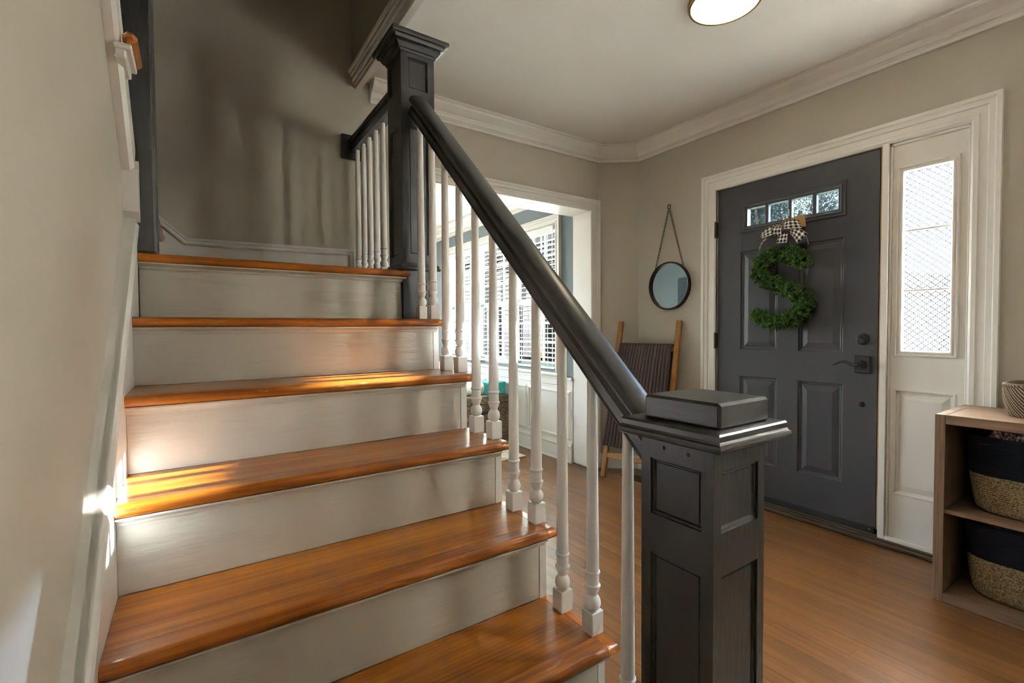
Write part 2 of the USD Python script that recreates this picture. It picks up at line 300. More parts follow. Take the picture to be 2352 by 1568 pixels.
struct("trim_3", sweep([(1.14, YB, 0), (1.14, YB, 2.052), (2.622, YB, 2.052), (2.622, YB, 0.004)], [(a * .88, b) for a, b in CASE], (0, -1, 0)), "trim_paint", smooth=12)
struct("trim_4", cat(box(1.12, 1.14, YB - .002, 2.99, 0.004, 2.052), box(2.622, 2.638, YB - .002, 2.978, .012, 2.052), box(1.12, 2.638, YB - .002, 2.99, 2.052, 2.066)), "trim_paint")
struct("trim_5", sweep([(1.80, 0, 0), (1.80, 5, 0)], [(0, 0), (0.001, 0), (0, .001)], (0, 0, 1)) if False else extrude([(.762, 2.60), (.764, 2.588), (.772, 2.583), (.774, 2.572), (.781, 2.566), (.783, 2.548), (.792, 2.540), (.793, 2.526), (.800, 2.520), (.802, 2.506), (.832, 2.503), (.834, 2.516), (.842, 2.522), (.846, 2.536), (.858, 2.546), (.866, 2.560), (.866, 2.60)], -(2.775 + 2.4), (0, -2.4, 0), **XZ), "trim_paint", smooth=12)
BASEB = [(0, 0), (.017, 0), (.017, .088), (.013, .096), (.013, .106), (.006, .116), (0, .118)]
struct("baseboard_right", sweep([(XD, 2.0, 0), (XD, 2.572, 0), (2.712, YB, 0)], BASEB, (0, 0, 1)), "trim_paint", smooth=12)
struct("baseboard_front", sweep([(XD, -2.4, 0), (XD, .545, 0)], BASEB, (0, 0, 1)), "trim_paint", smooth=12)
# landing baseboard: level, rising to the left with the upper flight
LB = [(-1.25, 2.61), (-.118, 1.668), (-.010, 1.573), (.780, 1.584), (.780, 1.378)]
struct("baseboard_landing", extrude([(-1.25, 1.378)] + LB, .016, (0, YB, 0), **XZ), "stair_trim")
struct("trim_6", sweep([(x, YB - .016, z) for x, z in LB], [(-.034, 0), (-.034, .006), (-.028, .012), (-.020, .012), (-.014, .007), (-.010, .010), (0, .012), (0, 0)], (0, -1, 0)), "stair_trim", smooth=12)

# left wall: skirt board of the stairs, its cap, the upright piece and the string of the upper flight
SK = lambda y: .895 + .865 * (y - 1.2)
struct("trim_7", extrude([(.25, 0), (1.894, 0), (1.894, 1.50), (1.86, SK(1.86)), (.30, SK(.30)), (.25, .1)], .028, (-.165, 0, 0), **YX), "stair_trim")
_dir = np.array([0, 1, .865])
CAP = [(0, 0), (0, .010), (-.006, .018), (-.016, .021), (-.022, .014), (-.034, .012), (-.046, .017), (-.058, .012), (-.062, .0)]
struct("trim_8", sweep([(-.150, .30, SK(.30)), (-.150, 1.86, SK(1.86))], CAP, (1, 0, 0)), "stair_trim", smooth=12)
struct("trim_9", extrude([(1.838, 1.492), (1.893, 1.470), (1.893, 1.66), (1.838, 1.62)], .048, (-.175, 0, 0), **YX), "stair_trim")
UP = lambda y: 1.62 - .865 * (y - 1.83)
UCAP = [(0, 0), (0, .020), (-.012, .030), (-.030, .030), (-.036, .018), (-.062, .016), (-.068, .028), (-.100, .030), (-.112, .020), (-.120, .010), (-.120, 0)]
struct("trim_10", sweep([(-.165, 1.894, UP(1.894)), (-.165, -1.0, UP(-1.0))], UCAP, (1, 0, 0)), "stair_trim", smooth=12)
struct("trim_11", extrude([(1.894, UP(1.894) + .1), (1.894, UP(1.894) + .30), (-.5, UP(-.5) + .60), (-.5, UP(-.5) + .1)], .018, (-.175, 0, 0), **YX), "stair_trim")

# ------------------------------------------------------------------ staircase
RUN, RISE, XL, XR = .2254, .1949, -.137, .820
yk = lambda k: .769 + RUN * (k - 2)
zk = lambda k: RISE * k if k < 7 else 1.378
stair = thing("staircase", "lower flight of orange varnished pine treads with off-white painted risers climbing to the landing", "staircase", (.34, .55, 0))
NR, TT = .0145, .029
def nose_profile(y0, y1, z): # in (y, z)
    a = np.linspace(math.pi / 2, 3 * math.pi / 2, 11)
    return [(y0 + NR + NR * math.cos(t), z - NR + NR * math.sin(t)) for t in a] + [(y0 + .05, z - TT), (y0 + .05, z)]
for k in range(1, 7):
    y0, y1, z = yk(k), yk(k + 1) + .028, zk(k)
    xr = XR if k > 1 else .722
    xa = xr - .034
    t = part("tread", rbox(XL, xa - .0006, y0 + .05, y1, z - TT, z, .001), "tread_wood", stair)
    part("nosing", extrude(nose_profile(y0, y1, z), xa - .0006 - XL, (XL, 0, 0), **YX), "nosing_wood", t)
    if k > 1:
        ys = min(y1, 1.905)
        pts = []
        for a in np.linspace(-math.pi / 2, math.pi / 2, 11):      # mitred corner of the two half-round edges
            pts.append((xr - NR + NR * .97 * math.cos(a), y0 + NR - NR * .97 * math.cos(a), z - NR + NR * math.sin(a)))
        for a in np.linspace(-math.pi / 2, math.pi / 2, 9): pts.append((xr - NR + NR * math.cos(a), ys, z - NR + NR * math.sin(a)))
        for a in np.linspace(math.pi / 2, 3 * math.pi / 2, 9): pts.append((xa, y0 + NR + NR * math.cos(a), z - NR + NR * math.sin(a)))
        pts += [(xa, ys, z), (xa, ys, z - TT)]
        part("return_nosing", hull(pts), "return_wood", t)
    # riser below this tread, its cove moulding, and the painted face of the open string
    zb = zk(k - 1) if k > 1 else 0
    xe = .776 if k > 1 else .722
    part("riser", rbox(XL, xe, y0 + .028, y0 + .046, zb, z - TT, .001), "riser_paint", stair)
    cv = [(0, 0), (-.021, 0), (-.021, -.004), (-.015, -.007), (-.008, -.013), (-.006, -.019), (0, -.020)]
    part("cove_moulding", extrude([(y0 + .028 + a, z - TT + b) for a, b in cv], xe + (.014 if k > 1 else 0) - XL, (XL, 0, 0), **YX), "riser_paint", stair)
# landing edge
y0, z = yk(7), zk(7)
lt = part("landing", extrude(sg.Polygon([(-1.2, y0 + .05), (.735, y0 + .05), (.735, 2.072), (.825, 2.072), (.825, YB - .001), (-1.2, YB - .001)]), TT, (0, 0, z - TT)), "tread_wood", stair)
part("nosing", extrude(nose_profile(y0, 0, z), .735 - XL, (XL, 0, 0), **YX), "nosing_wood", lt)
pts = []
for xx in (.735, .771 - NR):
    for a in np.linspace(0, 2 * math.pi, 12, endpoint=False): pts.append((xx + (.004 if xx > .74 and False else 0), y0 + NR * .45 + NR * .45 * math.cos(a), z - NR + NR * math.sin(a)))
pts += list(ball_pts((.771 - NR * .5, y0 + NR * .5, z - NR), NR * .5))
part("return_nosing", hull(pts), "nosing_wood", lt)
part("riser", rbox(XL, .738, y0 + .028, y0 + .046, zk(6), z - TT, .001), "riser_paint", stair)
part("cove_moulding", extrude([(y0 + .028 + a, z - TT + b) for a, b in cv], .752 - XL, (XL, 0, 0), **YX), "riser_paint", stair)
# open string on the hall side
sp = [(.62, 0)]
for k in range(2, 7): sp += [(yk(k) + .028, zk(k - 1)), (yk(k) + .028, zk(k) - TT)]
sp += [(1.905, zk(6) - TT), (2.07, zk(6) - TT), (2.07, z - TT), (YB - .002, z - TT), (YB - .002, 0)]
part("open_string", extrude(sp, .022, (.778, 0, 0), **YX), "stair_trim", stair)
part("landing_fascia", rbox(.80, .816, 2.075, YB - .004, z - TT - .10, z - TT, .002), "stair_trim", stair)

# upper flight: winder and the tread ends that oversail the partition
up = thing("upper_staircase", "ends of the upper flight's treads above the left partition wall", "staircase", (-.7, 1.6, 1.378))
part("winder", box(-1.2, -.13, 2.09, YB - .018, 1.378, 1.544), "stair_trim", up)
part("tread", rbox(-1.2, -.098, 2.09, YB - .018, 1.544, 1.573, .008), "return_wood", up)
for j in range(4):
    yf, zt = 1.707 - RUN * j, 1.887 + RISE * j
    t = part("tread", rbox(-1.2, -.290, yf - RUN - .02, yf, zt - TT, zt, .01), "tread_wood", up)
    if j == 0:
        part("return_nosing", rbox(-.131, -.100, yf - .165, yf, zt - TT, zt, .010), "return_wood", t)
        part("cove_moulding", cat(rbox(-.150, -.112, yf - .155, yf - .010, zt - TT - .014, zt - TT, .003), rbox(-.150, -.124, yf - .148, yf - .016, zt - TT - .036, zt - TT - .012, .004)), "stair_trim", t)
    part("riser", box(-1.2, -.29, yf - .05, yf - .03, zt - RISE, zt - TT), "riser_paint", up)

# ------------------------------------------------------------------ newel posts and railings
def newel_body(root, x0, x1, y0, y1, z0, z1, panels, stile, mat="charcoal", t=.013, capped=True):
    part("core", box(x0 + t, x1 - t, y0 + t, y1 - t, z0, z1), mat, root)
    for face in range(4):
        if face in (0, 2): w = y1 - y0
        else: w = x1 - x0
        poly = rect(0 if face in (0, 2) else t, z0, w if face in (0, 2) else w - t, z1)
        for a, b in panels: poly = poly.difference(rect(stile, a, w - stile, b))
        # o, ex so that ex x ez points outwards
        o, ex = {0: ((x0, y1, 0), (0, -1, 0)), 1: ((x0, y0, 0), (1, 0, 0)), 2: ((x1, y0, 0), (0, 1, 0)), 3: ((x1, y1, 0), (-1, 0, 0))}[face]
        f = part("face_frame", extrude(poly, -t, o, ex, (0, 0, 1)), mat, root)
        for a, b in panels:
            part("panel", panel(stile, a, w - stile, b, [(0, -t + .0085), (.004, -t + .0085), (.007, -t + .004), (.009, -t + .004), (.010, -t + .0065), (.012, -t + .0065)], o, ex, (0, 0, 1)), mat, f)
ln = thing("newel_post", "large square charcoal newel post with flat block cap at the foot of the stairs", "newel post", (.81, .548, 0))
newel_body(ln, .729, .891, .470, .626, 0, .930, [(.773, .881), (.13, .697)], .0225)
part("base_block", rbox(.719, .901, .460, .636, 0, .10, .004), "charcoal", ln)
def plate(x0, x1, y0, y1, z0, prof):
    """Moulded square plate: prof = [(overhang, z)], bottom to top."""
    return loops([np.array([(x0 - a, y0 - a, z0 + z), (x1 + a, y0 - a, z0 + z), (x1 + a, y1 + a, z0 + z), (x0 - a, y1 + a, z0 + z)]) for a, z in prof], True, True)
part("cap_moulding", plate(.729, .891, .470, .626, .918, [(0, 0), (.008, .001), (.010, .005), (.028, .006), (.0325, .009), (.0335, .014), (.0325, .019), (.029, .0205), (.0275, .025), (.0275, .034), (.0255, .0375), (.0215, .0385), (0, .0388)]), "charcoal_cap", ln, smooth=False)
part("cap_block", rbox(.731, .889, .461, .622, .955, 1.001, .005), "charcoal_cap", ln)
for (yy, zz, rr) in ((.572, .905, .0035), (.520, .903, .004), (.566, .80, .003), (.522, .80, .0035)):
    part("nail_hole", lathe([(0, .0008), (rr * .7, .0008), (rr, .0002), (rr, -.001), (0, -.001)], (.7292 if zz > .89 else .7385, yy, zz), 10, (-1, 0, 0)), "dark_rubber", ln)

un = thing("newel_post", "tall panelled charcoal newel post with moulded cap at the landing corner", "newel post", (.815, 1.99, zk(6)))
newel_body(un, .740, .890, 1.909, 2.070, zk(6) + .001, 2.35, [(2.140, 2.270), (1.445, 1.985)], .030)
part("base_moulding", plate(.740, .890, 1.909, 2.070, z + .001, [(0, 0), (.014, .002), (.016, .010), (.010, .016), (.011, .022), (.004, .030), (0, .032)]), "charcoal", un, smooth=False)
part("cap_moulding", plate(.740, .890, 1.909, 2.070, 2.288, [(0, 0), (.005, .0), (.007, .010), (.012, .011), (.022, .026), (.022, .033), (.033, .035), (.037, .047), (.047, .049), (.050, .054), (.050, .066), (0, .069)]), "charcoal", un, smooth=False)
part("cap_block", rbox(.742, .888, 1.911, 2.068, 2.354, 2.392, .005), "charcoal", un)

lp = thing("wall_post", "plain tall charcoal post standing against the end of the left wall on the landing", "post", (-.17, 2.0, 1.378))
part("shaft", rbox(-.245, -.088, 1.896, 2.056, 1.3785, 3.4, .006), "charcoal", lp)

_half = [(.0235, 0), (.0275, .0015), (.0285, .005), (.0265, .0085), (.0262, .029), (.0215, .0335), (.0190, .0385), (.0200, .0430), (.0245, .0462), (.0325, .0470), (.0372, .0505), (.0393, .0560), (.0390, .0620), (.0365, .0675), (.0318, .0722), (.0250, .0760), (.0165, .0786), (.0080, .0798), (.0, .0800)]
RAIL = _half + [(-x, y) for x, y in _half[-2::-1]]
SL = .948; zr = lambda y: .856 + SL * (y - .668)
_c = 1 / math.hypot(1, SL)
def baluster(x, y, z0, z1, root, slope=0):
    z1e = z1 + .010
    part_t = part("baluster", lathe([(0, z0 + .05), (.0110, z0 + .0545), (.0130, z0 + .0570), (.0168, z0 + .0605), (.0192, z0 + .0665), (.0198, z0 + .0730), (.0190, z0 + .0797), (.0162, z0 + .0862), (.0124, z0 + .0905), (.0116, z0 + .0930), (.0124, z0 + .0955), (.0152, z0 + .1020), (.0168, z0 + .1080), (.0170, z0 + .1115), (.0190, z0 + .1125), (.0195, z0 + .1150), (.0190, z0 + .1175), (.0168, z0 + .1190), (.0158, z0 + .1210), (.0158, z0 + .1440), (.0178, z0 + .1455), (.0188, z0 + .1480), (.0180, z0 + .1510), (.0158, z0 + .1530), (.0152, z0 + .25), (.0120, z1e), (0, z1e)], (x, y, 0), 22), "baluster_paint", root, smooth=38)
    part("square_base", rbox(x - .019, x + .019, y - .019, y + .019, z0, z0 + .056, .0018), "baluster_paint", part_t)
rl = thing("stair_railing", "sloping charcoal handrail on white turned balusters along the open side of the stairs", "stair railing", (.80, 1.2, .2))
XBAL = .797
part("handrail", sweep([(.80, .622, zr(.622)), (.80, 1.914, zr(1.914))], RAIL, (0, -SL * _c, _c)), "charcoal_rail", rl, smooth=26)
for i in range(-1, 10):
    y = .836 + .1127 * i; k = 1 if i < 0 else 2 + i // 2
    baluster(XBAL, y, zk(k), zr(y), rl)
ll = thing("landing_railing", "short level charcoal rail with white balusters at the back of the landing", "stair railing", (.79, 2.42, 1.378))
part("handrail", sweep([(.79, 2.068, 2.135), (.79, YB - .018, 2.135)], RAIL, (0, 0, 1)), "charcoal_rail", ll, smooth=26)
part("wall_rosette", rbox(.718, .840, YB - .020, YB, 2.098, 2.232, .003), "charcoal", ll)
for y in (2.287, 2.392, 2.497, 2.600, 2.708): baluster(.79, y, 1.378, 2.135, ll)

# ------------------------------------------------------------------ front door and sidelight
FX = 2.965
NX = dict(o=(FX, 0, 0), ex=(0, -1, 0), ey=(0, 0, 1))       # faces on the door wall: u = -y, v = z, height towards the room
LITE = (-1.700, 1.766, -1.159, 1.900)
PAN = [(-1.728, .986, -1.492, 1.620), (-1.372, .986, -1.139, 1.620), (-1.730, .269, -1.491, .815), (-1.372, .269, -1.137, .813)]
d1 = thing("door_1", "charcoal six-panel style front door with four small panes at the top", None, (2.985, 1.43, .06), kind="structure")
sl = rect(-1.888, .062, -.979, 2.049)
for r_ in PAN + [LITE]: sl = sl.difference(rect(*r_))
part("slab", extrude(sl, -.044, **NX), "door_paint", d1)
for r_ in PAN:
    part("raised_panel", panel(*r_, [(0, 0), (.004, -.006), (.008, -.0085), (.014, -.0085), (.019, -.0105), (.050, -.0015), (.052, -.001)], **NX), "door_paint", d1, smooth=False)
    b_ = r_
part("panel_backing", box(FX + .018, FX + .043, 1.14, 1.728, .28, 1.61), "door_paint", d1)
fr = [(0, .0), (0, .004), (.004, .009), (.010, .010), (.014, .005), (.018, .004), (.026, .008), (.028, .008), (.028, 0)]
def ring(u0, v0, u1, v1, prof, x=FX):  # closed moulding outside a rectangle; a outward, b towards the room
    return sweep([(x, -u0, v0), (x, -u0, v1), (x, -u1, v1), (x, -u1, v0)], prof, (-1, 0, 0), closed=True)
lf = part("lite_frame", ring(*LITE, fr), "door_paint", d1, smooth=20)
part("lite_frame", ring(LITE[0], LITE[1], LITE[2], LITE[3], [(-.012, -.044), (-.012, -.004), (-.006, 0), (0, .002), (0, -.044)]), "door_paint", d1)
for y_ in (1.565, 1.428, 1.293): part("muntin", rbox(FX + .002, FX + .036, y_ - .010, y_ + .010, 1.77, 1.897, .004), "door_paint", d1)
ys_ = [1.690, 1.565, 1.428, 1.293, 1.169]
for a, b in zip(ys_, ys_[1:]): part("pane", box(FX + .018, FX + .021, b + .008, a - .008, 1.776, 1.890), "lite_glass", d1)
for zc in (1.786, 1.041, .30):
    h = part("hinge", cyl((2.943, 1.8965, zc - .05), (2.943, 1.8965, zc + .05), .0065, 12), "aged_brass", d1)
    part("hinge_leaf", cat(box(2.944, 2.968, 1.893, 1.896, zc - .05, zc + .05), box(2.944, 2.966, 1.888, 1.8915, zc - .05, zc + .05), cyl((2.943, 1.8965, zc - .056), (2.943, 1.8965, zc + .056), .004, 8)), "aged_brass", h)
hd = part("door_handle", rbox(FX - .010, FX, 1.007, 1.083, .879, .974, .006), "black_metal", d1)
lv = []
t_ = np.linspace(0, 1, 26)
lp_ = np.stack([FX - .055 + .006 * np.sin(t_ * 3), 1.045 + .123 * t_ + .004 * np.sin(6 * t_), .927 - .008 * t_ + .011 * np.sin(-2.2 + 6.0 * t_) + .009], 1)
part("lever", cat(tube(lp_, .0095 - .006 * t_ ** 1.5, 12), cyl((FX - .008, 1.045, .927), (FX - .058, 1.045, .927), .0115, 16), lathe([(0, .018), (.016, .017), (.020, .010), (.021, 0)], (FX - .009, 1.045, .927), 20, (-1, 0, 0))), "black_metal", hd)
db = part("deadbolt", lathe([(0, .016), (.019, .016), (.024, .013), (.029, .006), (.031, 0)], (FX, 1.046, 1.062), 28, (-1, 0, 0)), "black_metal", d1)
tb = rbox(-.022, .022, -.006, .006, 0, .016, .003); tb.apply_transform(mat_from((FX - .014, 1.046, 1.062), (0, .72, .69), (0, -.69, .72), (1, 0, 0))); tb.apply_translation((-.016, 0, 0))
part("thumb_turn", tb, "black_metal", db)
part("button_stop", lathe([(0, .008), (.008, .008), (.011, .004), (.014, .003), (.015, 0)], (FX, 1.048, .714), 18, (-1, 0, 0)), "oil_bronze", d1)
part("door_sweep", cat(rbox(FX - .007, FX + .002, .982, 1.886, .034, .072, .003), box(FX, FX + .04, .982, 1.886, .030, .062)), "dark_rubber", d1)
part("screw", lathe([(0, .002), (.004, .0015), (.005, 0)], (FX - .007, 1.003, .055), 10, (-1, 0, 0)), "brass", d1)
part("weather_strip", cat(box(FX + .040, FX + .062, .955, .992, .05, 2.07), box(FX + .040, FX + .062, 1.876, 1.91, .05, 2.07), box(FX + .040, FX + .062, .955, 1.91, 2.036, 2.07), box(FX + .041, FX + .062, .955, 1.91, .02, .070)), "dark_rubber", d1)  # unseen stop behind the door edges, placed to block sun through the gaps
part("latch_edge", rbox(FX + .001, FX + .04, .966, .9765, .06, 2.050, .001), "raw_edge", d1)
struct("trim_12", cat(rbox(FX - .018, 3.11, 1.894, 1.932, 0, 2.09, .002), rbox(FX - .020, 3.11, .936, .965, .008, 2.06, .002), box(FX - .016, 3.11, .60, 1.932, 2.052, 2.092), rbox(FX - .014, 3.11, .598, .632, .008, 2.06, .002)), "trim_paint")
struct("trim_13", sweep([(XD, 1.894, 0), (XD, 1.894, 2.054), (XD, .632, 2.054), (XD, .632, .005)], [(a, b) for a, b in CASE], (-1, 0, 0)), "trim_paint", smooth=12)
struct("trim_14", cat(rbox(2.905, 3.12, .545, 1.995, .0, .022, .006), rbox(2.955, 3.12, .60, 1.93, .02, .034, .004), rbox(2.93, 2.948, .60, 1.93, .018, .029, .003)), "threshold_metal")

# sidelight film: frosted cells with a clear moroccan lattice between them
def film():
    n = {"g": ("geometry", {}), "s": ("separate_xyz", {})}
    L = [("g.position", "s.vector")]
    def m(name, op, a, b=None, c=None):
        d = {"math_type": op}
        for i, v in enumerate((a, b, c), 1):
            if v is None: continue
            if isinstance(v, str): L.append((v, f"{name}.value{i}"))
            else: d[f"value{i}"] = v
        n[name] = ("math", d); return name + ".value"
    u = m("u", "multiply", "s.y", 1 / .0335); v = m("v", "multiply", "s.z", 1 / .0295)
    A = m("A", "add", u, v); B = m("B", "subtract", u, v)
    def line(tag_, p, q):
        w = m(tag_ + "w", "sine", m(tag_ + "k", "multiply", q, 4 * math.pi)); w = m(tag_ + "a", "multiply", w, .055)
        f = m(tag_ + "f", "fraction", m(tag_ + "s", "add", p, w)); f = m(tag_ + "d", "absolute", m(tag_ + "h", "subtract", f, .5))
        return f
    f = m("mn", "minimum", line("p", A, B), line("q", B, A))
    ok = m("lt", "less_than", f, .088)
    n["tr"] = ("translucent_bsdf", {"color": (.95, .95, .94)}); n["df"] = ("diffuse_bsdf", {"color": (.8, .82, .84)}); n["mx"] = ("mix_closure", {"fac": .05})
    n["cl"] = ("transparent_bsdf", {"color": (.085, .105, .135)}); n["out"] = ("mix_closure", {})
    L.extend([("tr.BSDF", "mx.closure1"), ("df.BSDF", "mx.closure2"), (ok, "out.fac"), ("mx.closure", "out.closure1"), ("cl.BSDF", "out.closure2")])
    mk("privacy_film", n, L, "out.closure")
film()
s2 = thing("window_2", "white sidelight panel with three frosted lattice-film panes beside the front door", None, (2.985, .785, .05), kind="structure")
GL = (-.879, 1.005, -.694, 1.900); PB = (-.908, .271, -.669, .811)
sl = rect(-.934, .046, -.632, 2.052).difference(rect(*GL)).difference(rect(*PB))
part("panel_frame", extrude(sl, -.044, **NX), "trim_paint", s2)
part("raised_panel", panel(*PB, [(0, 0), (.003, .003), (.008, .003), (.012, -.008), (.018, -.009), (.022, -.010), (.050, -.001), (.052, -.001)], **NX), "trim_paint", s2, smooth=False)
part("glass_frame", ring(*GL, [(-.004, -.03), (-.004, .003), (.002, .008), (.007, .009), (.011, .004), (.015, .004), (.019, .009), (.024, .009), (.028, .003), (.028, 0), (0, 0), (0, -.03)]), "trim_paint", s2, smooth=20)
for zc in (1.605, 1.307): part("muntin", rbox(FX + .004, FX + .026, .696, .877, zc - .0065, zc + .0065, .003), "trim_paint", s2)
for a, b in ((1.008, 1.302), (1.311, 1.600), (1.610, 1.898)): part("pane", box(FX + .012, FX + .0135, .696, .877, a, b), "privacy_film", s2)
part("side_stop", cat(rbox(FX - .008, FX + .002, .924, .936, .046, 2.052, .003), rbox(FX - .008, FX + .002, .632, .640, .046, 2.052, .003), rbox(FX - .008, FX + .002, .632, .936, 2.036, 2.052, .003)), "trim_paint", s2)
part("sill_board", rbox(FX - .022, FX + .002, .632, .936, .008, .048, .003), "trim_paint", s2)

# ------------------------------------------------------------------ ceiling lamp
mk("lamp_diffuser", {"e": ("emission", {"color": (1.0, .84, .58), "strength": 5.0})}, [], "e.emission")
lamp = thing("ceiling_light", "round flush ceiling light with warm glowing diffuser and thin brass rim", "ceiling light", (1.955, 1.22, ZC - .03))
part("rim", lathe([(.140, -.022), (.1485, -.022), (.152, -.018), (.152, 0), (.140, 0), (.140, -.022)], (1.955, 1.22, ZC), 64), "brass", lamp)
part("diffuser", lathe([(0, -.021), (.10, -.021), (.1405, -.0195), (.1405, -.002), (0, -.002)], (1.955, 1.22, ZC), 64), "lamp_diffuser", lamp)

# ------------------------------------------------------------------ mirror on its chain
MY, MZ, MR = 2.270, 1.440, .178
mir = thing("mirror", "small round bronze-framed mirror hanging from a chain on a nail in the wall", "mirror", (XD, MY, MZ - MR))
part("frame", lathe([(MR - .012, .004), (MR - .012, .028), (MR - .008, .032), (MR - .002, .032), (MR, .028), (MR, .001), (MR - .012, .001)], (XD, MY, MZ), 72, (-1, 0, 0)), "oil_bronze", mir, smooth=40)
part("mirror_glass", lathe([(0, .012), (MR - .011, .012), (MR - .011, .006), (0, .006)], (XD, MY, MZ), 64, (-1, 0, 0)), "mirror_silver", mir)
part("nail", cat(cyl((XD + .01, MY, 2.046), (XD - .030, MY, 2.036), .0018, 8), lathe([(0, .002), (.004, .001), (.004, 0)], (XD - .030, MY, 2.036), 10, (-1, 0, .2))), "brass", mir)
a = np.linspace(0, 2 * np.pi, 20, endpoint=False)
part("hanging_ring", tube(np.stack([np.full(20, XD - .020), MY + .012 * np.cos(a), 2.023 + .013 * np.sin(a)], 1), .0022, 8, closed=True), "oil_bronze", mir)
def chain(p, q, n):
    p, q = np.array(p), np.array(q); d = (q - p) / n; L = np.linalg.norm(d); d /= L; s = np.cross(d, [1, 0, 0]); s /= np.linalg.norm(s); ms = []
    aa = np.linspace(0, 2 * np.pi, 14, endpoint=False)
    for i in range(n):
        c = p + d * L * (i + .5); w = s if i % 2 == 0 else s * .55 + np.array([1, 0, 0]) * .8
        ms.append(tube(c + np.outer(np.cos(aa) * (L * .62), d) + np.outer(np.sin(aa) * .0052, w), .0015, 6, closed=True))
    return cat(*ms)
part("chain", chain((XD - .018, MY + .003, 2.008), (XD - .016, 2.394, 1.572), 25), "oil_bronze", mir)
part("chain", chain((XD - .018, MY - .003, 2.008), (XD - .016, 2.146, 1.570), 25), "oil_bronze", mir)

# ------------------------------------------------------------------ blanket ladder and blanket
L0, R0 = np.array([2.546, 2.588, 0.0]), np.array([2.669, 2.092, 0.0]); W_ = (R0 - L0); WID = np.linalg.norm(W_); W_ /= WID
LV = np.array([.262, .10, 1.184]); LV -= W_ * (LV @ W_); LEN = np.linalg.norm(LV); LV /= LEN; NV = np.cross(W_, LV)   # NV points away from the wall or to it
if NV @ np.array([-1, -.4, 0]) < 0: NV = -NV
lad = thing("blanket_ladder", "rustic wooden blanket ladder leaning in the corner beside the front door", "ladder", tuple((L0 + R0) / 2))
def slab(c0, w0, w1, l0, l1, n0, n1, b=.003):
    m = rbox(w0, w1, l0, l1, n0, n1, b); m.apply_transform(mat_from(c0, W_, LV, NV)); m.fix_normals(); return m
cutz = lambda m: m
for w0 in (0, WID - .038): part("side_rail", slab(L0, w0, w0 + .038, .008, LEN, -.030, 0), "ladder_wood", lad)
for lz in (.155, .58, .985): part("rung", slab(L0, .036, WID - .036, lz, lz + .036, -.022, -.002), "rung_wood", lad)

def knit():
    nu, ns = 236, 90
    u = np.linspace(0, 1, nu)
    # drape path in (l, n): from the front hem over the top rung to the back hem
    top_l, top_n = .985 + .036 + .010, -.012
    f = np.linspace(0, 1, 52); front = np.stack([.262 + (top_l - .012 - .262) * f, .016 + .012 * np.sin(f * 2.6) - .004 * f], 1)
    a_ = np.linspace(0.25, np.pi - .2, 14); over = np.stack([top_l - .012 + .016 * np.sin(a_), top_n + .026 * np.cos(a_)], 1)
    bk = np.linspace(0, 1, 24); back = np.stack([top_l - .015 - bk * .55, -.040 - .06 * bk], 1)
    path = np.vstack([front, over, back]); path[:, 1] = np.maximum(path[:, 1], -.14)
    s = np.concatenate([[0], np.cumsum(np.linalg.norm(np.diff(path, axis=0), axis=1))]); t = np.gradient(path, axis=0); t /= np.linalg.norm(t, axis=1, keepdims=True)
    nrm = np.stack([-t[:, 1], t[:, 0]], 1)  # in (l, n)
    if nrm[10, 1] < 0: nrm = -nrm
    S, U = np.meshgrid(np.arange(len(path)), u, indexing="ij")
    flare = np.clip(1 - s / s[52], 0, 1)
    lo = .046 - .050 * flare; hi = WID - .046 + .010 * flare
    hi = np.where(s > s[60], WID - .02, hi)
    ph = 2 * np.pi * 17 * u
    rib = .0052 * np.sin(ph) + .0016 * np.sin(ph * 2 + 1)
    wav = .010 * (meshkit.noise(np.stack([U * 5, s[S] * 2.2, np.zeros_like(U)], -1), 3) - .5) * np.clip(1.6 * np.abs(s[S] - s[58]) + .1, 0, 1)
    fine = .0008 * np.sin(s[S] * 420 + 3 * np.sin(ph)[None, :])
    out = []
    for off in (.004, -.004):
        h = off + (rib[None, :] if off > 0 else -rib[None, :] * 0 + rib[None, :] * .8) + wav + (fine if off > 0 else 0)
        l = path[S, 0] + nrm[S, 0] * h; n_ = path[S, 1] + nrm[S, 1] * h
        w = lo[S] + (hi - lo)[S] * U + .006 * (meshkit.noise(np.stack([U * 2, s[S] * 6, np.ones_like(U)], -1), 9) - .5)
        l = l - (.012 * np.sin(U * 3.1) + .02 * (1 - U)) * flare[S] * (S < 6)
        out.append(L0 + w[..., None] * W_ + l[..., None] * LV + n_[..., None] * NV)
    A, B = out; ns, nu = A.shape[:2]; V = np.vstack([A.reshape(-1, 3), B.reshape(-1, 3)]); N = ns * nu
    i, j = np.meshgrid(np.arange(ns - 1), np.arange(nu - 1), indexing="ij"); q = (i * nu + j).ravel()
    F = np.vstack([np.stack([q, q + 1, q + nu + 1], 1), np.stack([q, q + nu + 1, q + nu], 1)]); F = np.vstack([F, F[:, ::-1] + N])
    bd = list(range(nu)) + [k * nu + nu - 1 for k in range(1, ns)] + [(ns - 1) * nu + k for k in range(nu - 2, -1, -1)] + [k * nu for k in range(ns - 2, 0, -1)]
    E = []
    for a, b in zip(bd, bd[1:] + bd[:1]): E += [[b, a, a + N], [b, a + N, b + N]]
    m = trimesh.Trimesh(V, np.vstack([F, E]), process=False); m.fix_normals(); return m
paint("knit_wool", (.100, .074, .074), rough=.95, var=.12, bump=.10, bscale=420, spec=.15)
tag(part("blanket", knit(), "knit_wool", smooth=60), "ribbed mauve brown knitted blanket draped over the wooden ladder", "blanket")

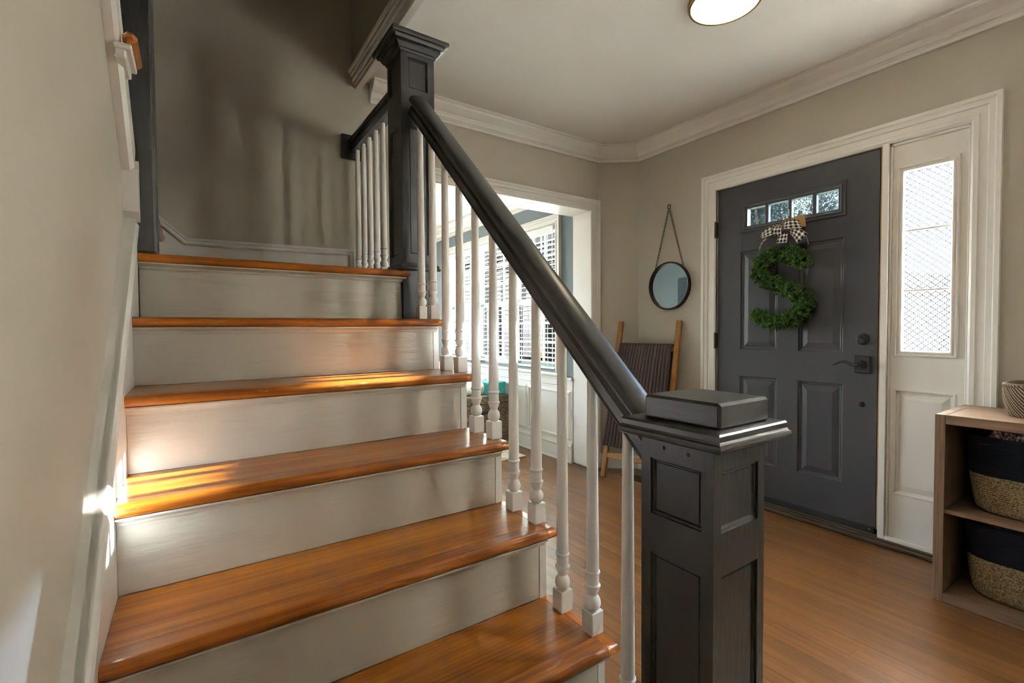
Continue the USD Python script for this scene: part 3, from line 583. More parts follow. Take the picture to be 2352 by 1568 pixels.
# ------------------------------------------------------------------ floor register
vent = thing("floor_register", "wooden floor vent grille set in the boards behind the newel post", "floor vent", (2.74, 2.36, 0))
part("frame", extrude(rect(2.648, 2.16, 2.83, 2.556).difference(rect(2.680, 2.195, 2.798, 2.522)), .005, (0, 0, .0002)), "rung_wood", vent)
part("grille_backing", box(2.680, 2.798, 2.195, 2.522, .0002, .001), "dark_rubber", vent)
for i in range(16): part("bar", box(2.682, 2.796, 2.205 + i * .0205, 2.212 + i * .0205, .001, .004), "aged_brass", vent)

# ------------------------------------------------------------------ cube shelf
cs = thing("cube_shelf", "greyed oak cube shelf standing against the wall beneath the sidelight casing", "shelf unit", (2.735, .15, 0))
SX0, SX1 = 2.52, 2.925
part("side_panel", rbox(SX0, SX1, .600, .633, 0, .770, .0015), "laminate_v", cs)
part("side_panel", rbox(SX0, SX1, -.373, -.340, 0, .770, .0015), "laminate_v", cs)
part("top_panel", rbox(SX0, SX1, -.340, .5995, .732, .770, .0015), "laminate_h", cs)
part("bottom_panel", rbox(SX0, SX1, -.340, .5995, .002, .040, .0015), "laminate_h", cs)
part("divider", rbox(SX0 + .004, SX1 - .012, .120, .136, .040, .732, .001), "laminate_v", cs)
part("shelf", rbox(SX0 + .004, SX1 - .012, .1362, .5998, .368, .384, .001), "laminate_h", cs)
part("shelf", rbox(SX0 + .004, SX1 - .012, -.3398, .1198, .368, .384, .001), "laminate_h", cs)
part("back_panel", box(SX1 - .012, SX1 - .006, -.34, .60, .04, .732), "laminate_v", cs)

# ------------------------------------------------------------------ rope baskets, tray, cloths
def rope_surface(cx, cy, hx, hy, z0, z1, taper, coil, amp, braid, nth=150, per=7, power=3.2):
    """Coiled rope wall of a rounded basket, with the twist of the braid as relief. Outer skin, rim and inner skin."""
    nz = int((z1 - z0) / coil) * per
    th = np.linspace(0, 2 * np.pi, nth * 2 if braid else nth, endpoint=False); t = np.linspace(0, 1, nz + 1)
    T, TH = np.meshgrid(t, th, indexing="ij"); z = z0 + (z1 - z0) * T
    k = 1 - taper * (1 - T) ** 2.2 - .10 * np.clip(1 - T / .07, 0, 1) ** 2
    ph = (z - z0) / coil
    rip = amp * np.abs(np.sin(np.pi * ph)) ** .7
    if braid: rip = rip + amp * .8 * np.maximum(0, np.sin(TH * braid + np.pi * np.floor(ph) + 2.2 * (ph % 1))) * np.sin(np.pi * ph) ** 2
    c, s = np.cos(TH), np.sin(TH); e = 2 / power
    x = np.sign(c) * np.abs(c) ** e; y = np.sign(s) * np.abs(s) ** e
    P = np.stack([cx + x * (hx * k + rip - amp), cy + y * (hy * k + rip - amp), z], -1)
    Q = np.stack([cx + x * (hx * k - .010), cy + y * (hy * k - .010), z], -1)
    R = list(P) + list(Q[::-1]); return R
def rings_mesh(R, capz=None):
    m = loops(R, False, False)
    return m
def rope_basket(name, label, cx, cy, z0, h, split, group=None):
    b = thing(name, label, "basket", (cx, cy, z0), group)
    hx, hy, tp = .170, .176, .17
    full = lambda a: 1 - tp * (1 - (a - z0) / h) ** 2.2
    R = rope_surface(cx, cy, hx, hy, z0, z0 + h, tp, .0088, .0018, 100, 150, 6)
    zs = np.array([r[0][2] for r in R]); half = len(R) // 2
    k = int(np.argmin(abs(zs[:half] - split)))
    lower = R[:k + 1] + R[len(R) - 1 - k:]
    up_ = R[k:half] + R[half:len(R) - k]
    part("jute_body", loops(lower, False, False), "jute", b, smooth=50)
    part("navy_band", loops(up_, False, False), "navy_rope", b, smooth=50)
    part("basket_base", extrude(sg.Polygon(R[0][:, :2]), .006, (0, 0, z0 + .0005)), "jute", b)
    return b
mk("jute", {"g": ("geometry", {}), "n": ("noise_texture", {"scale": 170, "detail": 3}), "r": ("rgb_ramp", {"ramp": [(.33, (.085, .055, .028)), (.62, (.34, .24, .125))]}), "p": ("principled_bsdf", {"roughness": .85, "specular_ior_level": .2})}, [("g.position", "n.vector"), ("n.fac", "r.fac"), ("r.color", "p.base_color")])
paint("navy_rope", (.0085, .0088, .0125), rough=.85, var=.2, bump=.05, bscale=250, spec=.2)
rope_basket("storage_basket", "navy and jute rope basket holding red gingham cloth on the middle shelf", 2.735, .392, .3842, .308, .3842 + .155)
rope_basket("storage_basket", "navy and jute rope basket on the bottom of the cube shelf", 2.735, .394, .0402, .300, .0402 + .165)
def gingham(name, ca, cb, sc, ns="UV"):
    n = {"tc": ("texture_coordinate", {}), "s": ("separate_xyz", {})}; L = [(f"tc.{ns}", "s.vector")]
    for ax in "xy":
        n["m" + ax] = ("math", {"math_type": "multiply", "value2": sc}); n["f" + ax] = ("math", {"math_type": "fraction"}); n["l" + ax] = ("math", {"math_type": "less_than", "value2": .5})
        L += [(f"s.{ax}", f"m{ax}.value1"), (f"m{ax}.value", f"f{ax}.value1"), (f"f{ax}.value", f"l{ax}.value1")]
    n["a"] = ("math", {"math_type": "add"}); n["h"] = ("math", {"math_type": "multiply", "value2": .5}); n["r"] = ("rgb_ramp", {"ramp": [(0, cb), (.5, tuple((np.array(ca) * .62 + np.array(cb) * .38))), (1, ca)]})
    n["p"] = ("principled_bsdf", {"roughness": .9, "specular_ior_level": .15})
    L += [("lx.value", "a.value1"), ("ly.value", "a.value2"), ("a.value", "h.value1"), ("h.value", "r.fac"), ("r.color", "p.base_color")]
    mk(name, n, L)
gingham("red_gingham", (.33, .012, .022), (.78, .74, .72), 46); gingham("black_gingham", (.010, .010, .012), (.74, .70, .64), 40)
def cloth_heap(cx, cy, z, rx, ry, h, seed, n=60):
    a = np.linspace(-1, 1, n); Xg, Yg = np.meshgrid(a, a, indexing="ij"); r = np.sqrt(Xg ** 2 + Yg ** 2); sc = np.where(r > 1e-6, np.maximum(abs(Xg), abs(Yg)) / np.maximum(r, 1e-6), 1)
    x, y = Xg * sc, Yg * sc; rr = np.sqrt(x ** 2 + y ** 2)
    hh = h * (1 - rr ** 4) * (.45 + 1.1 * np.abs(meshkit.fbm(np.stack([x * 3.2, y * 3.2, x * 0], -1), 3, seed) - .5) * 2.2)
    V = np.stack([cx + x * rx, cy + y * ry, z + hh], -1).reshape(-1, 3); i, j = np.meshgrid(np.arange(n - 1), np.arange(n - 1), indexing="ij"); q = (i * n + j).ravel()
    F = np.vstack([np.stack([q, q + n, q + n + 1], 1), np.stack([q, q + n + 1, q + 1], 1)])
    return trimesh.Trimesh(V, F, process=False), np.stack([(Xg * rx).ravel() * 1.4, (Yg * ry).ravel() * 1.4], 1)
m_, uv_ = cloth_heap(2.735, .392, .640, .153, .158, .075, 4)
tag(part("gingham_cloth", m_, "red_gingham", uv=uv_), "crumpled red and white gingham cloth filling the upper rope basket", "cloth")
paint("sage_cloth", (.17, .185, .15), rough=.9, var=.1, spec=.1)
m_, uv_ = cloth_heap(2.735, .394, .285, .150, .155, .060, 11)
tag(part("sage_cloth", m_, "sage_cloth", smooth=60), "folded sage grey cloth inside the bottom rope basket", "cloth")

# woven tray basket on top of the shelf
def tray():
    n = {"tc": ("texture_coordinate", {}), "w": ("wave_texture", {"wave_type": "bands", "bands_direction": "diagonal", "profile": "sine", "scale": 26, "distortion": .4, "detail": 1}), "nz": ("noise_texture", {"scale": 90, "detail": 3}),
         "r": ("rgb_ramp", {"ramp": [(.35, (.050, .028, .017)), (.55, (.13, .078, .045)), (.70, (.40, .285, .16))]}), "mx": ("mix", {"mix_type": "mix", "fac": .22}), "p": ("principled_bsdf", {"roughness": .6})}
    mk("woven_rattan", n, [("tc.UV", "w.vector"), ("tc.UV", "nz.vector"), ("w.fac", "mx.color1"), ("nz.fac", "mx.color2"), ("mx.color", "r.fac"), ("r.color", "p.base_color")])
    cx, cy, hx, hy, z0, h = 2.782, .325, .122, .152, .7705, .126
    nth, rows = 360, 20; per = 5; nz = rows * per
    th = np.linspace(0, 2 * np.pi, nth + 1); t = np.linspace(0, 1, nz + 1); T, TH = np.meshgrid(t, th, indexing="ij")
    k = .90 + .10 * np.sin(np.clip(T * 1.25, 0, 1) * np.pi / 2); ph = T * rows; st = TH / (2 * np.pi) * 76
    rel = .0022 * (np.abs(np.sin(np.pi * ph)) ** .6) * (.45 + .55 * (np.sin(2 * np.pi * (st / 2 + np.floor(ph) / 4)) > -.2))
    rel = np.where(T > .94, .004, rel)
    c, s = np.cos(TH), np.sin(TH); e = 2 / 4.5; x = np.sign(c) * np.abs(c) ** e; y = np.sign(s) * np.abs(s) ** e
    V = np.stack([cx + x * (hx * k + rel - .002), cy + y * (hy * k + rel - .002), z0 + h * T], -1); V[:, -1] = V[:, 0]
    i, j = np.meshgrid(np.arange(nz), np.arange(nth), indexing="ij"); q = (i * (nth + 1) + j).ravel(); n1 = nth + 1
    F = np.vstack([np.stack([q, q + 1, q + n1 + 1], 1), np.stack([q, q + n1 + 1, q + n1], 1)])
    per_l = 2 * (hx + hy) * 1.75
    uv = np.stack([(TH / (2 * np.pi) * per_l * 1.55).ravel(), (T * h).ravel() * 1.5], 1)
    b = thing("woven_tray", "small brown rattan basket standing on top of the cube shelf", "basket", (cx, cy, z0))
    part("woven_side", trimesh.Trimesh(V.reshape(-1, 3), F, process=False), "woven_rattan", b, uv=uv * 1.0)
    ang = np.linspace(0, 2 * np.pi, 120, endpoint=False); c, s = np.cos(ang), np.sin(ang); x = np.sign(c) * np.abs(c) ** e; y = np.sign(s) * np.abs(s) ** e
    rim = np.stack([cx + x * (hx - .003), cy + y * (hy - .003), np.full(120, z0 + h)], 1)
    part("rim", cat(*[tube(rim + np.array([0, 0, .0045]) * 0 + np.stack([x * 0, y * 0, .0018 * np.sin(ang * 60 + p)], 1) - np.stack([x * .003 * q_, y * .003 * q_, 0 * x], 1), .0042, 6, closed=True) for p, q_ in ((0, 0), (np.pi, 1.6))]), "woven_rattan_rim", b)
    inner = [np.stack([cx + x * (hx * f - .012), cy + y * (hy * f - .012), np.full(120, z0 + zz)], 1) for f, zz in ((.90, .004), (.97, .05), (1, h))]
    part("lining", loops(inner, False, False), "woven_rattan_rim", b)
    part("basket_base", extrude(sg.Polygon(inner[0][:, :2]), .004, (0, 0, z0 + .0002)), "woven_rattan_rim", b)
plain("woven_rattan_rim", (.14, .085, .048), rough=.7)
tray()
m_, uv_ = cloth_heap(2.79, .300, .825, .085, .115, .105, 21, 40)
tag(part("paper_napkins", m_, "white_plastic", smooth=40), "crumpled white paper napkins poking out of the rattan basket", "paper")

# ------------------------------------------------------------------ boxwood letter with bow on the door
PY = lambda px: 1.625 - (px - 1736) * .00253
PZ = lambda py: 1.628 - (py - 560) * .002615
def zp(zx, zy): return np.array([2.925, PY(1700 + zx / 6.535), PZ(540 + zy / 6.535)])
ctl = [(985, 415), (860, 330), (700, 282), (520, 300), (385, 390), (352, 510), (415, 625), (560, 715), (760, 800), (950, 905), (1035, 1030), (1000, 1150), (880, 1245), (700, 1300), (520, 1285), (345, 1195)]
C_ = np.array([zp(*c) for c in ctl])
from scipy.interpolate import CubicSpline
_t = np.arange(len(C_)); sp_ = CubicSpline(_t, C_)(np.linspace(0, len(C_) - 1, 220)); sp_[:, 0] = 2.925
plain("leaf_dark", (.012, .022, .006), rough=.8)
wr = thing("boxwood_wreath", "green boxwood wreath shaped as a letter S hanging on the front door", "wreath", (FX, 1.446, 1.105))
part("core", tube(sp_, .030, 10), "leaf_dark", wr)
def leaves(points, normals, size, seed, bend=.35):
    r = np.random.default_rng(seed); n = len(points); d = normals + r.normal(0, .55, (n, 3)); d /= np.linalg.norm(d, axis=1, keepdims=True)
    a = r.normal(0, 1, (n, 3)); a -= d * (a * d).sum(1, keepdims=True); a /= np.linalg.norm(a, axis=1, keepdims=True); b = np.cross(d, a)
    L = size * r.uniform(.7, 1.25, (n, 1)); w = L * .33
    p0 = points; p1 = points + d * L * .5 + a * w; p2 = points + d * L * .5 - a * w; p3 = points + d * L + b * L * bend * r.uniform(-.6, 1, (n, 1)); pm = points + d * L * .55 + b * L * .10
    V = np.stack([p0, p1, p3, p2, pm], 1).reshape(-1, 3); k = np.arange(n)[:, None] * 5
    F = np.vstack([k + [0, 1, 4], k + [1, 2, 4], k + [2, 3, 4], k + [3, 0, 4]]); return trimesh.Trimesh(V, F, process=False)
def wreath_leaves():
    r = np.random.default_rng(5); n = 1150; idx = r.uniform(0, len(sp_) - 1.01, n); i0 = idx.astype(int); c = sp_[i0] + (sp_[i0 + 1] - sp_[i0]) * (idx - i0)[:, None]
    tan = sp_[i0 + 1] - sp_[i0]; tan /= np.linalg.norm(tan, axis=1, keepdims=True)
    ang = r.uniform(0, 2 * np.pi, n); u = np.array([1.0, 0, 0]); v = np.cross(tan, u); nr = np.cos(ang)[:, None] * u + np.sin(ang)[:, None] * v
    keep = nr[:, 0] < .55; c, nr, tan = c[keep], nr[keep], tan[keep]
    ends = np.r_[np.repeat(0, 26), np.repeat(len(sp_) - 1, 26)]; ed = np.where(ends[:, None] == 0, sp_[0] - sp_[4], sp_[-1] - sp_[-5]); ed /= np.linalg.norm(ed, axis=1, keepdims=True)
    c = np.vstack([c, sp_[ends]]); e2 = ed + r.normal(0, .5, ed.shape); e2[:, 0] = np.minimum(e2[:, 0], .2); nr = np.vstack([nr, e2 / np.linalg.norm(e2, axis=1, keepdims=True)])
    ms, mn = [], []
    for p, d in zip(c, nr):       # a sprig: leaves in pairs along a short stem
        d = d + r.normal(0, .25, 3); d /= np.linalg.norm(d); Ls = r.uniform(.014, .038)
        for s in np.linspace(.35, 1, 5):
            for _ in range(3):
                q = r.normal(0, 1, 3); q -= d * (q @ d); q /= np.linalg.norm(q)
                ms.append(p + d * (.016 + Ls * s)); mn.append(d * .75 + q * .8)
    return leaves(np.array(ms), np.array(mn), .0155, 8)
mk("box_leaf", {"g": ("geometry", {}), "r": ("rgb_ramp", {"ramp": [(0, (.08, .17, .025)), (.40, (.26, .42, .07)), (.8, (.50, .66, .20)), (1, (.62, .62, .26))]}), "p": ("principled_bsdf", {"roughness": .42}), "t": ("translucent_bsdf", {"color": (.10, .22, .03)}), "m": ("mix_closure", {"fac": .2})},
   [("g.random_per_island", "r.fac"), ("r.color", "p.base_color"), ("p.BSDF", "m.closure1"), ("t.BSDF", "m.closure2")], "m.closure")
part("foliage", wreath_leaves(), "box_leaf", wr, kind="stuff", smooth=False)

plain("burlap", (.42, .24, .105), rough=.95); plain("twine", (.36, .20, .085), rough=.9); plain("wire", (.42, .36, .28), rough=.35, metal=.8)
def bp(zx, zy, x): return np.array([x, PY(1680 + zx / 7.84), PZ(400 + zy / 7.84)])
bow = thing("ribbon_bow", "black and white gingham ribbon bow with tan burlap above the boxwood letter", "bow", (FX, 1.455, 1.53))
def ribbon(a_pts, b_pts, name, mat="black_gingham", n=28, th=.0012, ulen=None):
    """A strip between two edge curves given as control points."""
    a_pts, b_pts = np.array(a_pts), np.array(b_pts); k = len(a_pts); tt = np.linspace(0, k - 1, n)
    A = CubicSpline(np.arange(k), a_pts)(tt); B = CubicSpline(np.arange(k), b_pts)(tt); nw = 7; w = np.linspace(0, 1, nw)
    G = A[:, None] * (1 - w[None, :, None]) + B[:, None] * w[None, :, None]
    mid = (A + B) / 2; s = np.concatenate([[0], np.cumsum(np.linalg.norm(np.diff(mid, axis=0), axis=1))]); wd = np.linalg.norm(A - B, axis=1).mean()
    uv = np.stack(np.broadcast_arrays(s[:, None], w[None, :] * .072), -1).reshape(-1, 2)
    i, j = np.meshgrid(np.arange(n - 1), np.arange(nw - 1), indexing="ij"); q = (i * nw + j).ravel(); F = np.vstack([np.stack([q, q + 1, q + nw + 1], 1), np.stack([q, q + nw + 1, q + nw], 1)])
    part(name, trimesh.Trimesh(G.reshape(-1, 3), F, process=False), mat, bow, uv=uv)
    for e in (A, B): part("wired_edge", tube(e, .0016, 6), "twine", bow)
ribbon([bp(960, 935, 2.935), bp(800, 930, 2.905), bp(625, 1010, 2.915), bp(640, 1020, 2.950)], [bp(960, 1010, 2.935), bp(830, 1090, 2.900), bp(640, 1115, 2.912), bp(650, 1110, 2.950)], "bow_loop")
ribbon([bp(985, 930, 2.935), bp(1110, 875, 2.900), bp(1225, 880, 2.905), bp(1250, 900, 2.948)], [bp(985, 1000, 2.935), bp(1110, 1030, 2.892), bp(1285, 1045, 2.900), bp(1290, 1030, 2.948)], "bow_loop")
ribbon([bp(880, 925, 2.925), bp(850, 985, 2.895), bp(822, 1100, 2.915)], [bp(1010, 935, 2.925), bp(1020, 1000, 2.893), bp(990, 1120, 2.915)], "bow_knot")
ribbon([bp(920, 1070, 2.930), bp(925, 1140, 2.915), bp(912, 1250, 2.905)], [bp(1080, 1070, 2.930), bp(1095, 1150, 2.915), bp(1100, 1260, 2.905)], "bow_tail")
ribbon([bp(1080, 1010, 2.930), bp(1280, 1045, 2.912), bp(1445, 1165, 2.905)], [bp(1110, 1100, 2.930), bp(1215, 1190, 2.905), bp(1268, 1305, 2.912)], "bow_tail")
ribbon([bp(640, 1110, 2.940), bp(575, 1200, 2.935), bp(545, 1325, 2.930)], [bp(760, 1110, 2.935), bp(640, 1190, 2.920), bp(580, 1310, 2.925)], "bow_tail")
ribbon([bp(1010, 900, 2.942), bp(1180, 825, 2.935), bp(1335, 812, 2.950)], [bp(1100, 990, 2.946), bp(1250, 1000, 2.940), bp(1360, 1010, 2.952)], "burlap_loop", "burlap")
ribbon([bp(640, 1020, 2.944), bp(590, 1030, 2.940), bp(548, 1065, 2.948)], [bp(640, 1090, 2.946), bp(600, 1090, 2.942), bp(560, 1080, 2.950)], "burlap_loop", "burlap")
part("knot_tie", tube([bp(890, 915, 2.915), bp(950, 930, 2.905), bp(1010, 905, 2.915)], .004, 8), "twine", bow)
part("loose_twine", tube([bp(1418, 1180, 2.91), bp(1432, 1260, 2.918), bp(1450, 1345, 2.915)], .0016, 6), "twine", bow)
part("hanging_loop", tube([bp(990, 920, 2.935), bp(985, 830, 2.93), bp(1005, 785, 2.928), bp(1025, 830, 2.93), bp(1015, 920, 2.935)], .0022, 6), "twine", bow)
part("wire_hook", tube([bp(1010, 800, 2.926), bp(1045, 815, 2.928), bp(1070, 760, 2.945), bp(1062, 660, 2.950), bp(1040, 655, 2.952)], .0022, 8), "wire", bow)

# ------------------------------------------------------------------ dining room: windows, blinds, wainscot
struct("trim_15", sweep([(XDIN, WINY[-1][1] + .005, .745), (XDIN, WINY[-1][1] + .005, WZ1), (XDIN, WINY[0][0] - .005, WZ1), (XDIN, WINY[0][0] - .005, .745)], [(a * .70, b) for a, b in CASE], (-1, 0, 0)), "trim_paint", smooth=20)
struct("trim_16", cat(*[rbox(XDIN - .016, XDIN, a, b, .745, WZ1, .004) for a, b in ((3.878, 3.912), (4.578, 4.612))]), "trim_paint")
struct("trim_17", cat(rbox(XDIN - .055, XDIN + .10, 3.11, 5.39, .722, .747, .006), rbox(XDIN - .022, XDIN, 3.13, 5.37, .640, .722, .004), rbox(XDIN - .026, XDIN, 2.982, 6.6, .690, .716, .004)), "trim_paint")
struct("wainscot", box(XDIN - .012, XDIN, 2.98, 6.6, .0, .69), "trim_paint")
pf = [(0, 0), (0, .006), (.006, .013), (.014, .013), (.020, .007), (.030, .005), (.030, 0)]
for n_, (a, b) in enumerate(((3.03, 3.585), (3.655, 4.33), (4.40, 5.1), (5.17, 5.9))):
    struct(f"trim_{18 + n_}", sweep([(XDIN - .012, b, .215), (XDIN - .012, b, .575), (XDIN - .012, a, .575), (XDIN - .012, a, .215)], pf, (-1, 0, 0), closed=True), "trim_paint", smooth=20)
struct("baseboard_dining", sweep([(XDIN - .012, 2.982, 0), (XDIN - .012, 6.6, 0)], [(0, 0), (.020, 0), (.020, .012), (.015, .018), (.015, .125), (.022, .132), (.022, .142), (.014, .150), (.010, .165), (0, .168)], (0, 0, 1)), "trim_paint", smooth=20)
paint("green_sash", (.20, .27, .25), rough=.4, var=.03)
GROUP_BL = "white slatted blinds on the dining room windows"
BL_LABEL = ["white slatted blind with brass cord tassels in the dining window nearest the doorway", "white slatted blind in the middle dining room window", "white slatted blind in the dining room window farthest from the doorway"]
def slat_mesh(y0, y1):
    a = np.linspace(-1, 1, 7); up_ = np.stack([a * .025, .0022 * (1 - a ** 2)], 1); lo_ = up_[::-1] - [0, .0018]
    pr = np.vstack([up_, lo_]); th = math.radians(2); c, s = math.cos(th), math.sin(th); pr = np.stack([pr[:, 0] * c - pr[:, 1] * s, pr[:, 0] * s + pr[:, 1] * c], 1)
    return extrude(sg.Polygon(pr), -(y1 - y0), (0, y0, 0), (1, 0, 0), (0, 0, 1))
for n_, (a, b) in enumerate(WINY):
    w = thing(f"window_{(1, 4, 5)[n_]}", None, None, (XDIN + .06, (a + b) / 2, WZ0), kind="structure")
    part("jamb", cat(box(XDIN, XDIN + .095, a, a + .004, WZ0, WZ1), box(XDIN, XDIN + .095, b - .004, b, WZ0, WZ1), box(XDIN, XDIN + .095, a, b, WZ1 - .012, WZ1), box(XDIN + .045, XDIN + .095, a, b, WZ0, WZ0 + .02)), "trim_paint", w)
    for (z0_, z1_, xx) in ((WZ0 + .02, 1.40, XDIN + .044), (1.37, WZ1 - .012, XDIN + .066)):
        s_ = part("sash", extrude(rect(a + .004, z0_, b - .004, z1_).difference(rect(a + .024, z0_ + .040, b - .024, z1_ - .034)), .020, (xx, 0, 0), **YX), "green_sash", w)
        mid = (a + b) / 2; dz = (z1_ - z0_ - .085) / 3
        part("pane", box(xx + .009, xx + .012, a + .024, b - .024, z0_ + .045, z1_ - .04), "screen_glass", s_)
        for yy in (mid - .09, mid + .09): part("muntin", rbox(xx + .003, xx + .017, yy - .006, yy + .006, z0_ + .045, z1_ - .04, .004), "green_sash", s_)
        for k_ in (1, 2): part("muntin", rbox(xx + .003, xx + .017, a + .024, b - .024, z0_ + .045 + dz * k_ - .009, z0_ + .045 + dz * k_ + .009, .004), "green_sash", s_)
    bx = XDIN + .012; y0_, y1_ = a + .007, b - .007
    bl = thing("window_blind", BL_LABEL[n_], "window blind", (bx, (a + b) / 2, .775), GROUP_BL)
    zb_ = .775 + (.018 if n_ else 0)
    part("headrail", cat(rbox(bx - .028, bx + .028, y0_, y1_, 1.985, 2.028, .003), rbox(bx - .036, bx - .028, y0_ - .002, y1_ + .002, 1.955, 2.028, .003)), "white_plastic", bl)
    zz = np.arange(zb_ + .050, 1.955, .0435)
    base = slat_mesh(y0_, y1_)
    for z_ in zz:
        q = base.copy(); q.apply_translation((bx, 0, z_)); part("slat", q, "slat", bl, smooth=False)
    part("bottom_rail", rbox(bx - .025, bx + .025, y0_, y1_, zb_ - .004, zb_ + .014, .004), "white_plastic", bl)
    part("ladder_cord", cat(*[box(bx + dx - .0008, bx + dx + .0008, yy - .0012, yy + .0012, zb_ + .01, 1.99) for yy in (y0_ + .09, (a + b) / 2, y1_ - .09) for dx in (-.027, .027)]), "white_plastic", bl)
    if n_ == 0:
        for dy in (0, .012):
            part("pull_cord", cyl((bx - .040, y0_ + .16 + dy, .93 - dy), (bx - .036, y0_ + .16 + dy, 1.98), .0010, 6), "white_plastic", bl)
            part("cord_tassel", lathe([(0, .045), (.003, .044), (.0045, .030), (.006, .004), (.004, 0), (0, 0)], (bx - .040, y0_ + .16 + dy, .885 - dy), 12), "brass", bl)
    else: part("tilt_wand", cyl((bx - .042, y1_ - .04, 1.35), (bx - .036, y1_ - .04, 1.985), .0035, 8), "white_plastic", bl)

# ------------------------------------------------------------------ dining room: things behind the balusters
wood_rng = np.random.default_rng(3)
mk("sea_grass", {"g": ("geometry", {}), "mp": ("mapping", {"scale": (1, 1, 2.4)}), "n": ("noise_texture", {"scale": 60, "detail": 4}), "r": ("rgb_ramp", {"ramp": [(.32, (.050, .036, .022)), (.65, (.27, .20, .125))]}), "p": ("principled_bsdf", {"roughness": .8})}, [("g.position", "mp.vector"), ("mp.vector", "n.vector"), ("n.fac", "r.fac"), ("r.color", "p.base_color")])
def woven_wall(x0, x1, y0, y1, z0, z1, rows, cols_per_m=38):
    """Four woven sides: over-under relief."""
    ms = []
    for (o, ex, L) in (((x0, y0), (1, 0), x1 - x0), ((x1, y0), (0, 1), y1 - y0), ((x1, y1), (-1, 0), x1 - x0), ((x0, y1), (0, -1), y1 - y0)):
        ns, nt = int(L * cols_per_m) * 4, rows * 5; s = np.linspace(0, L, ns + 1); t = np.linspace(0, 1, nt + 1); T, S = np.meshgrid(t, s, indexing="ij")
        ph = T * rows; rel = .004 * np.sin(np.pi * (ph % 1)) ** .6 + .0035 * np.cos(np.pi * S * cols_per_m + np.pi * np.floor(ph)) * np.sin(np.pi * (ph % 1))
        ed = np.minimum(np.clip(S / .012, 0, 1), np.clip((L - S) / .012, 0, 1)); rel = rel * ed; nx, ny = ex[1], -ex[0]
        V = np.stack([o[0] + ex[0] * S + nx * rel, o[1] + ex[1] * S + ny * rel, z0 + (z1 - z0) * T], -1).reshape(-1, 3)
        i, j = np.meshgrid(np.arange(nt), np.arange(ns), indexing="ij"); q = (i * (ns + 1) + j).ravel(); n1 = ns + 1
        ms.append(trimesh.Trimesh(V, np.vstack([np.stack([q, q + 1, q + n1 + 1], 1), np.stack([q, q + n1 + 1, q + n1], 1)]), process=False))
    return cat(*ms)
hm = thing("wicker_hamper", "brown woven seagrass hamper with lid standing by the dining room window wall", "hamper", (2.30, 4.10, 0))
part("body", cat(woven_wall(2.02, 2.575, 3.880, 4.32, .013, .405, 22), box(2.03, 2.565, 3.89, 4.31, .002, .40)), "sea_grass", hm, smooth=40)
part("lid", cat(woven_wall(2.012, 2.583, 3.872, 4.328, .412, .482, 4), box(2.02, 2.575, 3.88, 4.32, .41, .484)), "sea_grass", hm, smooth=40)
part("handle_slot", rbox(2.26, 2.35, 3.862, 3.880, .315, .350, .004), "dark_rubber", hm)
plain("teal_card", (.035, .40, .36), rough=.45); plain("paper_white", (.74, .72, .70), rough=.85); plain("card_core", (.40, .36, .32), rough=.9)
tb = thing("storage_box", "glossy teal box lying on the wicker hamper", "box", (2.47, 4.02, .484))
part("body", rbox(2.375, 2.570, 3.925, 4.130, .4842, .590, .006), "teal_card", tb)
part("lid", rbox(2.371, 2.574, 3.921, 4.134, .572, .606, .006), "teal_card", tb)
pr = thing("paper_roll", "white paper roll lying beside the teal box on the hamper", "paper roll", (2.22, 4.02, .484))
part("paper", lathe([(.018, -.13), (.060, -.13), (.064, -.126), (.064, .126), (.060, .13), (.018, .13), (.018, -.13)], (2.225, 4.03, .5485), 36, (1, .1, 0)), "paper_white", pr)
part("core", lathe([(.016, -.128), (.018, -.128), (.018, .128), (.016, .128), (.016, -.128)], (2.225, 4.03, .5485), 24, (1, .1, 0)), "card_core", pr)
wb = thing("wire_caddy", "small black wire caddy behind the paper roll on the hamper", "caddy", (2.18, 4.20, .484))
for zz in (.50, .575, .655): part("wire_ring", tube([(2.06, 4.16, zz), (2.30, 4.16, zz), (2.30, 4.29, zz), (2.06, 4.29, zz)], .003, 6, closed=True), "black_metal", wb)
part("upright", cat(*[cyl((x_, y_, .485), (x_, y_, .655), .003, 6) for x_ in (2.06, 2.14, 2.22, 2.30) for y_ in (4.16, 4.29)] + [cyl((2.06, 4.16, .5), (2.30, 4.16, .5), .003, 6), cyl((2.06, 4.29, .5), (2.30, 4.29, .5), .003, 6)]), "black_metal", wb)
m_, uv_ = cloth_heap(2.18, 4.225, .545, .105, .055, .12, 31, 40)
tag(part("white_cloth", m_, "paper_white", smooth=40), "crumpled white cloth in the black wire caddy", "cloth")
mk("rug_weave", {"g": ("geometry", {}), "n": ("noise_texture", {"scale": 9, "detail": 5, "roughness": .7}), "r": ("rgb_ramp", {"ramp": [(.42, (.60, .52, .43)), (.52, (.70, .64, .56)), (.60, (.36, .24, .17))]}), "p": ("principled_bsdf", {"roughness": .95, "specular_ior_level": .1})}, [("g.position", "n.vector"), ("n.fac", "r.fac"), ("r.color", "p.base_color")])
tag(part("area_rug", rbox(.20, 2.425, 3.375, 3.855, .0005, .011, .004), "rug_weave"), "cream patterned rug on the dining room floor", "rug")
paint("navy_cabinet", (.018, .024, .034), rough=.35, var=.05)
cb = thing("tall_cabinet", "tall dark navy cabinet against the far dining room wall, seen in the round mirror", "cabinet", (-.80, 4.35, 0))
part("body", rbox(-.995, -.62, 3.85, 4.85, 0, 1.93, .004), "navy_cabinet", cb)
for k_ in range(2): part("door", rbox(-.620, -.600, 3.855 + .5 * k_, 4.345 + .5 * k_, .05, 1.90, .004), "navy_cabinet", cb)
